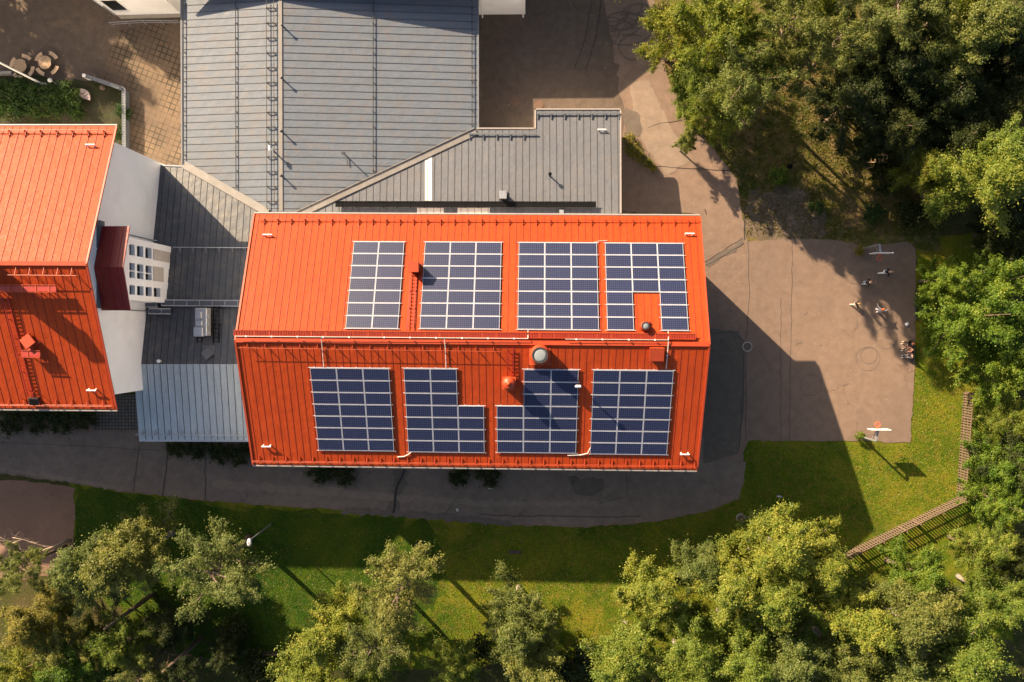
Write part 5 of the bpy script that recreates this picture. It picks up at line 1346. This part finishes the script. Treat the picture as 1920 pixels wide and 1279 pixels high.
TR = [
 # lower left
 (255, 1040, 80, 11, 'birch', 'pale', 'dusty green tree whose tip points at the road, right of the brown sand', GL),
 (168, 1098, 82, 10, 'birch', 'pale', 'dusty green tree between the golden one and the tip near the road', GL),
 (80, 1150, 66, 9, 'birch', 'gold', 'golden leaved tree at the lower left beside the sand pitch', GL),
 (402, 1062, 100, 12, 'pine', 'pine', 'broad grey-green pine under the white street lamp head', GL),
 (20, 1070, 55, 11, 'pine', 'pine', 'sparse pine on the left edge over the brown sand', GL),
 (150, 1240, 62, 8, 'olive', 'green', 'green tree at the bottom left below the golden one', GL),
 (40, 1255, 60, 8, 'olive', 'olive', 'dark green tree in the bottom left corner', GL),
 (262, 1262, 55, 7, 'pine', 'pine', 'blue-green pine on the bottom edge right of the green tree', GL),
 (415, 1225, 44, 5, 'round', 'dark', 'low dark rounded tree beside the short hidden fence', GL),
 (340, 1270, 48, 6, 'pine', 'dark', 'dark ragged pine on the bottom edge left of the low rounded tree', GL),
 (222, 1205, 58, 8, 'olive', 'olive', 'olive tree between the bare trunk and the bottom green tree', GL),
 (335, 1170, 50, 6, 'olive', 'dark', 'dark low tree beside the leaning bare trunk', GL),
 (110, 1215, 60, 8, 'olive', 'pale', 'dull green tree just under the golden one', GL),
 # centre bottom
 (752, 1085, 92, 13, 'pine', 'pine', 'tall grey-green pine with bare twigs on its right, at the middle of the lawn', GL),
 (722, 1165, 72, 11, 'pine', 'pine', 'shorter pine leaning against the tall one in the middle of the lawn', GL),
 (640, 1190, 70, 11, 'birch', 'birch', 'bright yellow-green tree just left of the two joined pines', GL),
 (565, 1258, 78, 11, 'birch', 'birch', 'bright yellow-green tree spreading over the bottom edge left of the pines', GL),
 (680, 1282, 66, 10, 'birch', 'birch', 'bright yellow-green tree cut by the bottom edge under the pines', GL),
 (972, 1150, 68, 11, 'birch', 'pale', 'pale birch standing alone in the lower middle', GL),
 (990, 1235, 78, 11, 'birch', 'pale', 'pale birch on the bottom edge below the lone one', GL),
 (850, 1268, 58, 7, 'olive', 'birch', 'low yellow-green tree on the bottom edge between pines and birches', GL),
 # lower right mass
 (1212, 1125, 66, 12, 'birch', 'birch', 'leftmost light tree of the lower right mass, edging the lit lawn', GB),
 (1195, 1235, 82, 12, 'birch', 'birch', 'light tree of the lower right mass at the bottom edge, far left', GB),
 (1290, 1185, 72, 12, 'birch', 'birch', 'second light tree from the left in the lower right mass', GB),
 (1310, 1080, 56, 11, 'birch', 'pale', 'duller light tree with a notch of dark lawn on either side', GB),
 (1300, 1270, 70, 12, 'birch', 'birch', 'light tree on the bottom edge, second from the left', GB),
 (1445, 1030, 82, 13, 'birch', 'birch', 'tallest pointed light tree reaching towards the yard corner', GB),
 (1385, 1115, 74, 13, 'birch', 'birch', 'light tree just below and left of the tallest pointed one', GB),
 (1480, 1120, 74, 13, 'birch', 'birch', 'light tree with a golden spray directly below the tallest pointed one', GB),
 (1395, 1215, 74, 13, 'birch', 'birch', 'light tree in the middle bottom of the lower right mass', GB),
 (1562, 1050, 58, 12, 'birch', 'birch', 'light pointed tree touching the lower end of the timber fence', GB),
 (1575, 1140, 74, 13, 'birch', 'birch', 'light tree below the lower end of the timber fence', GB),
 (1490, 1225, 72, 13, 'birch', 'pale', 'dusty light tree near the bottom edge, right of the middle', GB),
 (1400, 1290, 60, 12, 'olive', 'olive', 'darker tree peeping out on the bottom edge of the mass', GB),
 (1600, 1250, 74, 13, 'birch', 'pale', 'brownish light tree with a pale bare trunk showing', GB),
 (1665, 1160, 78, 13, 'birch', 'pale', 'wide dull green tree under the outer side of the fence', GB),
 (1722, 1085, 60, 9, 'olive', 'green', 'lower fresh green tree hugging the outside of the diagonal fence', GR),
 (1760, 1150, 74, 12, 'birch', 'pale', 'dull green tree right of the wide one in the lower right', GB),
 (1705, 1258, 74, 13, 'birch', 'pale', 'pale tree on the bottom edge towards the right', GB),
 (1835, 1225, 88, 13, 'birch', 'birch', 'large light tree in the bottom right corner', GB),
 (1880, 1130, 66, 11, 'birch', 'birch', 'light tree at the right edge above the bottom right corner', GB),
 (1846, 1040, 58, 9, 'olive', 'birch', 'yellow-green thin tree outside the fence corner', GR),
 (1905, 1040, 50, 9, 'olive', 'dark', 'dark tree at the right edge level with the fence corner', GR),
 # right side
 (1842, 600, 92, 11, 'round', 'green', 'big fresh green maple right of the court', GR),
 (1900, 700, 74, 10, 'round', 'green', 'fresh green maple at the right edge below the big one', GR),
 (1890, 530, 72, 10, 'round', 'green', 'deep green maple at the right edge above the big one', GR),
 (1795, 520, 52, 10, 'round', 'green', 'small maple at the upper left of the big one', GR),
 (1902, 790, 48, 8, 'olive', 'olive', 'greyish tree outside the straight part of the fence', GR),
 (1892, 868, 58, 9, 'round', 'green', 'fresh yellow-green tree outside the straight fence, upper', GR),
 (1888, 945, 58, 9, 'round', 'green', 'fresh yellow-green tree beside the fence corner, lower', GR),
 # upper right
 (1275, 55, 68, 11, 'olive', 'olive', 'olive tree at the top left of the forest, beside the tyre marks', GN),
 (1350, 40, 78, 17, 'high', 'olive', 'olive tree on the top edge, second from the left', GN),
 (1310, 148, 62, 9, 'olive', 'olive', 'olive tree bulging furthest over the yard', GN),
 (1345, 212, 56, 11, 'olive', 'olive', 'olive tree reaching down toward the bare path bend', GN),
 (1400, 130, 82, 18, 'pine', 'pine', 'large grey-green pine in the middle of the upper left forest', GN),
 (1455, 50, 86, 18, 'pine', 'pine', 'large grey-green pine on the top edge', GN),
 (1500, 125, 62, 18, 'pine', 'pine', 'grey-green pine at the inner edge of the sunlit group', GN),
 (1405, 175, 44, 15, 'high', 'olive', 'olive tree above the lit strip of rough grass', GN),
 (1290, 265, 22, 6, 'birch', 'pale', 'thin pale sapling branch over the path bend', GN),
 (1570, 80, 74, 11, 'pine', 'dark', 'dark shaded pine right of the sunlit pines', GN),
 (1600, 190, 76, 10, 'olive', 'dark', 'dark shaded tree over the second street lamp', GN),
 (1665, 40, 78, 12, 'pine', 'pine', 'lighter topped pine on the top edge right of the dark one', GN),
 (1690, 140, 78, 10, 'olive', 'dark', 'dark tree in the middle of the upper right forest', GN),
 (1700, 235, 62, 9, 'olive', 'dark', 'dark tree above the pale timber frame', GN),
 (1610, -10, 70, 11, 'pine', 'pine', 'pine cut by the top edge above the dark shaded pine', GN),
 (1550, -20, 66, 11, 'olive', 'olive', 'olive crown cut by the top edge right of the large pine', GN),
 (1735, -15, 74, 12, 'birch', 'pale', 'dusty tree cut by the top edge left of the twiggy pale one', GN),
 (1830, -20, 74, 12, 'olive', 'olive', 'olive crown cut by the top edge near the right corner', GN),
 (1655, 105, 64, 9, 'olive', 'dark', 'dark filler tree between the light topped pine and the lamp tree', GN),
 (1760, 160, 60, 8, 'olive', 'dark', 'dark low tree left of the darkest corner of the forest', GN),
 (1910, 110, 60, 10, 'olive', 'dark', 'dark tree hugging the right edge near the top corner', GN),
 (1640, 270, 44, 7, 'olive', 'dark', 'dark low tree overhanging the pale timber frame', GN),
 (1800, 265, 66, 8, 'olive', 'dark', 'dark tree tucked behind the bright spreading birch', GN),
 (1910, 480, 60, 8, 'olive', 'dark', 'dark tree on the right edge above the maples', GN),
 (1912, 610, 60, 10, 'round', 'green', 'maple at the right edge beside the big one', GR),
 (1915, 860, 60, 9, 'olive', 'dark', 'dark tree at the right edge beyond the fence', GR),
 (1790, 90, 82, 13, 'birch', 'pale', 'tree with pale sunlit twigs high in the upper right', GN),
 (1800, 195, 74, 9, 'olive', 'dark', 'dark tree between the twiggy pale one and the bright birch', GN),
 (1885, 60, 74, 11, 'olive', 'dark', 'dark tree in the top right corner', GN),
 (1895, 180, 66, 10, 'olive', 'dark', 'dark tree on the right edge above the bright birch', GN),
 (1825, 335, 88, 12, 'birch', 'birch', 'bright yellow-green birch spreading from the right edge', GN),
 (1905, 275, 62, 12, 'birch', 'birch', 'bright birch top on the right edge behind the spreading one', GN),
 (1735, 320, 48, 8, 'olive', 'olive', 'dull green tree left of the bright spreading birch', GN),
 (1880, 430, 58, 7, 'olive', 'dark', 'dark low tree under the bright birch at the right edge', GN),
 
]
for T in TR: tree(*T)
# two trees just outside the frame whose shade falls into the picture
for (x_, y_, r_, h_, l_) in ((-278, -261, 110, 14, 'far upper left'), (-180, -330, 110, 15, 'second from the upper left'), (-340, -150, 110, 14, 'leftmost'), (-70, -330, 100, 14, 'third from the left'), (-250, -90, 80, 12, 'nearest the hedge'), (-130, -200, 80, 12, 'nearest the plaza'), (40, -340, 90, 14, 'nearest the white wing')):
    tree(x_, y_, r_, h_, 'olive', 'olive', 'tree outside the top left corner whose shade dapples the plaza, %s' % l_, 'trees just beyond the top left corner')
tree(1165, -130, 80, 13, 'olive', 'olive', 'tree beyond the top edge shading the tyre marks', 'trees just beyond the top edge')
# bare dead tree
b0 = G(130, 1012); t_ = thing('dead_tree', b0, 'bare bleached dead tree reaching over the brown sand', 'tree')
m_ = MB(); r5 = random.Random(5)
def br_(p, d, ln, th, lv):
    pts = [p]; q = p.copy()
    for k in range(4): d = (d+Vector((r5.gauss(0, .16), r5.gauss(0, .16), r5.gauss(0, .1)))).normalized(); q = q+d*ln/4; pts.append(q.copy())
    m_.tube(pts, [th*(1-.17*k) for k in range(5)], 6)
    if lv > 0:
        for k in range(3 if lv > 1 else 4): br_(pts[1+k % 4], (d+Vector((r5.gauss(0, .7), r5.gauss(0, .7), r5.gauss(0, .3)))).normalized(), ln*.55, th*.45, lv-1)
br_(b0, Vector((-.10, .02, 1)), 6.5, .16, 3); m_.build('branches', M['deadwood'], t_, True)
# standing snags / visible trunks
for (px, py, h, l) in ((286, 1114, 6.5, 'leaning grey trunk with bare reddish twigs between the left pine and the dusty trees'), (377, 1196, 5.5, 'short leaning bare trunk above the low dark rounded tree')):
    b0 = G(px, py); t_ = thing('bare_trunk', b0, l, 'tree trunk', 'bare trunks at the lower left'); m_ = MB()
    m_.tube([b0, b0+Vector((-.3, -.3, h*.4)), b0+Vector((-1.1, -.9, h))], [.24, .2, .1], 9); m_.build('trunk', M['bark'], t_, True)
    m_ = MB(); r5 = random.Random(px)
    for k in range(12):
        z = .45+.5*k/12; p = b0+Vector((-1.0*z, -.8*z, h*z)); a = r5.uniform(0, 6.28); d = Vector((math.cos(a), math.sin(a), .3))
        pts = [p, p+d*.6+Vector((0, 0, r5.uniform(-.1, .2))), p+d*r5.uniform(1, 1.8)]; m_.tube(pts, [.03, .02, .008], 4)
        for _ in range(3): q = pts[1]; m_.tube([q, q+Vector((r5.gauss(0, .4), r5.gauss(0, .4), r5.gauss(0, .2)))], [.012, .004], 3)
    m_.build('twigs', M['rust'], t_)
# shrubs
g = np.random.default_rng(3)
def shrubmesh(seed, leafk, n=34):
    r = random.Random(seed); cl = []
    for k in range(n):
        a = r.uniform(0, 6.28); rr = math.sqrt(r.random())*.85; z = .25+.75*math.sqrt(max(0, 1-rr*rr))*r.uniform(.6, 1); cl.append((rr*math.cos(a), rr*math.sin(a), z, r.uniform(.16, .34)))
    V, m, t = leafcloud(seed, cl, .13, 80, 1, .7, 1.5, .5); return cloudmesh('foliage', V, m, t, LEAF[leafk])
SH = {k: [shrubmesh(20+i, k) for i in range(2)] for k in ('shrub', 'green', 'gold', 'dark')}
stem = MB(); 
for k in range(6): a = k*1.05; stem.tube([Vector((0, 0, 0)), Vector((math.cos(a)*.25, math.sin(a)*.25, .4)), Vector((math.cos(a)*.5, math.sin(a)*.5, .8))], [.03, .02, .01], 5)
sme = bpy.data.meshes.new('stems'); sme.from_pydata([tuple(v) for v in stem.v], [], stem.f); sme.materials.append(M['bark'])
scount = [0]
def shrub(px, py, R, h, kind, lbl, grp):
    c = G(px, py, h*.5); t_ = thing('shrub', (c.x, c.y, 0), lbl, 'shrub', grp, rnd.uniform(0, 6.28)); t_.scale = (R*rnd.uniform(.9, 1.15), R*rnd.uniform(.9, 1.15), h)
    scount[0] += 1
    for nm, me in (('stems', sme), ('foliage', SH[kind][scount[0] % 2])):
        o = bpy.data.objects.new(nm, me); COL.objects.link(o); o.parent = t_
GH = 'leafy shrubs of the plaza hedge'
for k, (px, py, R) in enumerate(((-5, 168, 1.1), (6, 205, 1.1), (33, 168, 1.25), (38, 200, 1.1), (66, 178, 1.3), (70, 205, 1.0), (100, 182, 1.25), (104, 205, 1.0), (128, 176, 1.1), (140, 202, .9), (150, 216, .6))):
    shrub(px, py, R, 1.5, 'shrub', 'dense green hedge shrub behind the picnic tables, %s' % ('on the left edge, upper', 'on the left edge, lower', 'upper row below the left table', 'lower row below the left table', 'upper row left of the ball lamp', 'lower row left of the ball lamp', 'just below the ball lamp', 'lower row below the ball lamp', 'upper row next to the pink bench', 'lower row next to the pink bench', 'last small one under the pink bench')[k], GH)
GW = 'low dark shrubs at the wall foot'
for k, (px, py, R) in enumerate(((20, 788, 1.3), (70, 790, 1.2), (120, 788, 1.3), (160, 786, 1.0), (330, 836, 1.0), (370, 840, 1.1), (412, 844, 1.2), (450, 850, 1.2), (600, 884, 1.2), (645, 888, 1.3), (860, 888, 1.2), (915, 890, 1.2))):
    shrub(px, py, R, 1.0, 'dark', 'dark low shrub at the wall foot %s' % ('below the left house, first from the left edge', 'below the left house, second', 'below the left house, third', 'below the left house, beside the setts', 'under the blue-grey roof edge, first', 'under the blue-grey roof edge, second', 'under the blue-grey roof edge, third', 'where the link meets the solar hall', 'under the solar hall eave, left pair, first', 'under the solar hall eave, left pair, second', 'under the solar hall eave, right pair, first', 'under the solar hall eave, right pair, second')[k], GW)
GA = 'autumn shrubs beside the annex'
for k, (px, py, R, kd) in enumerate(((1186, 280, .8, 'gold'), (1198, 293, .6, 'gold'), (1213, 307, .6, 'gold'), (1180, 262, .6, 'gold'), (1225, 316, .4, 'gold'))):
    shrub(px, py, R, .7, kd, ('rust and gold shrub nearest the annex corner', 'yellow leaved shrub in the middle of the annex row', 'rusty shrub further down the annex row', 'rusty shrub at the upper end of the annex row', 'last tiny shrub of the annex row')[k], GA)
GU = 'undergrowth bushes'
for k, (px, py, R, kd, l) in enumerate(((1612, 817, .45, 'green', 'little bush round the post of the sunny hoop'), (1610, 470, .5, 'gold', 'brown bush round the post of the shaded hoop'), (1735, 560, 1.0, 'green', 'bush at the court edge in front of the big maple'), (1745, 620, 1.1, 'green', 'bush below the big maple'), (232, 210, .8, 'shrub', 'bush left of the slatted fence'), (220, 250, .8, 'shrub', 'lower bush left of the slatted fence'),
    (1460, 330, .9, 'green', 'bright bush in the rough grass by the dark shadow blob'), (905, 1215, 1.6, 'dark', 'dark bush between the pines and the pale birch'), (1090, 1250, 2.0, 'dark', 'dark bush right of the pale birches'), (480, 1250, 1.8, 'dark', 'dark bush left of the bright bottom tree'), (300, 1180, 1.7, 'dark', 'dark bush by the bare trunks'), (215, 1195, 1.8, 'dark', 'dark bush under the leaning bare trunk'), (60, 1215, 1.7, 'dark', 'dark bush between the two bottom left corner trees'), (440, 1180, 1.5, 'dark', 'dark bush just above the short hidden fence'), (210, 1265, 1.6, 'shrub', 'dull bush on the bottom edge left of the blue-green pine'), (500, 1278, 1.7, 'dark', 'dark bush on the bottom edge left of the bright tree'), (1040, 1275, 1.6, 'dark', 'dark bush on the bottom edge right of the pale birches'), (1130, 1270, 1.5, 'shrub', 'bush at the bottom edge left of the light mass'), (545, 1250, 1.3, 'shrub', 'bush beside the short hidden fence'), (1710, 400, 1.5, 'dark', 'dark bush on the forest floor above the court'), (1660, 330, 1.6, 'dark', 'dark bush below the timber frame'), (1640, 400, 1.0, 'shrub', 'bush above the shaded hoop'), (1530, 390, .7, 'shrub', 'bush on the gravel patch'))):
    shrub(px, py, R, 1.0 if R < 1.4 else 2.2, kd, l, GU)
# grass tufts: nobody could count them
def tufts(name, region, n, mat, seed, size=(.06, .16)):
    g = np.random.default_rng(seed); P = []
    poly = [G(*p) for p in region]; xs = [p.x for p in poly]; ys = [p.y for p in poly]
    px_ = np.array(xs); py_ = np.array(ys)
    X = g.uniform(min(xs), max(xs), n*3); Y = g.uniform(min(ys), max(ys), n*3); ins = np.zeros(len(X), bool); j = len(xs)-1
    for i in range(len(xs)):
        c = ((py_[i] > Y) != (py_[j] > Y)) & (X < (px_[j]-px_[i])*(Y-py_[i])/(py_[j]-py_[i]+1e-9)+px_[i]); ins ^= c; j = i
    X, Y = X[ins][:n], Y[ins][:n]; m = len(X); a = g.uniform(0, 6.28, m); h = g.uniform(*size, m); w = g.uniform(.03, .07, m)
    dx, dy = np.cos(a)*w, np.sin(a)*w; lx, ly = g.normal(0, .06, m), g.normal(0, .06, m)
    V = np.stack([np.stack([X-dx, Y-dy, np.zeros(m)], 1), np.stack([X+dx, Y+dy, np.zeros(m)], 1), np.stack([X+dx*.3+lx, Y+dy*.3+ly, h], 1), np.stack([X-dx*.3+lx, Y-dy*.3+ly, h], 1)], 1).reshape(-1, 3)
    me = cloudmesh(name, V, m, np.repeat(g.random(m), 4), mat); o = bpy.data.objects.new(name, me); COL.objects.link(o); return o
lm = leafmat('grass_blades', (.035, .08, .006), (.10, .145, .008), (.22, .20, .022), .2)
o = tufts('grass', [(840, 985), (1100, 992), (1330, 962), (1400, 930), (1400, 835), (1700, 835), (1718, 640), (1830, 700), (1815, 945), (1600, 1045), (1300, 1230), (840, 1230)], 40000, lm, 4, (.02, .07))
tag(o, 'short dry lawn grass around the court corner', 'grass', None, 'stuff')
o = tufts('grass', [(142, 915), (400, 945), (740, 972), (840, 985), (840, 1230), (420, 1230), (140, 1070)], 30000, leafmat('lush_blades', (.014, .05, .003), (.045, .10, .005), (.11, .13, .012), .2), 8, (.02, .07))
tag(o, 'lush green lawn grass below the road', 'grass', None, 'stuff')
o = tufts('rough_ground_cover', [(1240, 120), (1400, 60), (1640, 160), (1760, 330), (1760, 440), (1560, 450), (1400, 440), (1380, 330), (1300, 240)], 26000, leafmat('dry_blades', (.05, .075, .012), (.12, .115, .025), (.28, .19, .07), .3), 5, (.05, .14))
tag(o, 'patchy dry grass and weeds on the slope right of the yard', 'ground cover', None, 'stuff')
# ------------------------------------------------------------------ light, sky, camera
EL, AZ = math.radians(30.0), math.radians(-43.7)
ld = Vector((math.cos(AZ)*math.cos(EL), math.sin(AZ)*math.cos(EL), -math.sin(EL)))
sun = bpy.data.lights.new('sun', 'SUN'); sun.energy = 5.0; sun.angle = math.radians(.5); sun.color = (1, .76, .50)
so = bpy.data.objects.new('sun', sun); COL.objects.link(so); so.rotation_euler = (-ld).to_track_quat('Z', 'Y').to_euler()
so.location = (-60, 60, 80)
W_ = bpy.data.worlds.new('World'); SC.world = W_; W_.use_nodes = True; wt = W_.node_tree
sky = wt.nodes.new('ShaderNodeTexSky'); sky.sky_type = 'NISHITA'; sky.sun_disc = False; sky.sun_elevation = EL; sky.dust_density = 4.0; sky.ozone_density = .4
tos = -ld; sky.sun_rotation = math.atan2(tos.x, tos.y)
bg = wt.nodes['Background']; bg.inputs['Strength'].default_value = .058; wt.links.new(sky.outputs[0], bg.inputs[0])
cam = bpy.data.cameras.new('camera'); co = bpy.data.objects.new('camera', cam); COL.objects.link(co)
co.location = (0, 0, D); co.rotation_mode = 'QUATERNION'; co.rotation_quaternion = QC
cam.sensor_fit = 'HORIZONTAL'; cam.sensor_width = 36; cam.lens = FOC/1920*36; cam.clip_end = 2000; cam.clip_start = .5
SC.camera = co
SC.render.engine = 'CYCLES'
SC.view_settings.view_transform = 'Standard'; SC.view_settings.look = 'None'; SC.view_settings.exposure = 1.47; SC.view_settings.gamma = 1
SC.cycles.max_bounces = 8; SC.cycles.transparent_max_bounces = 8
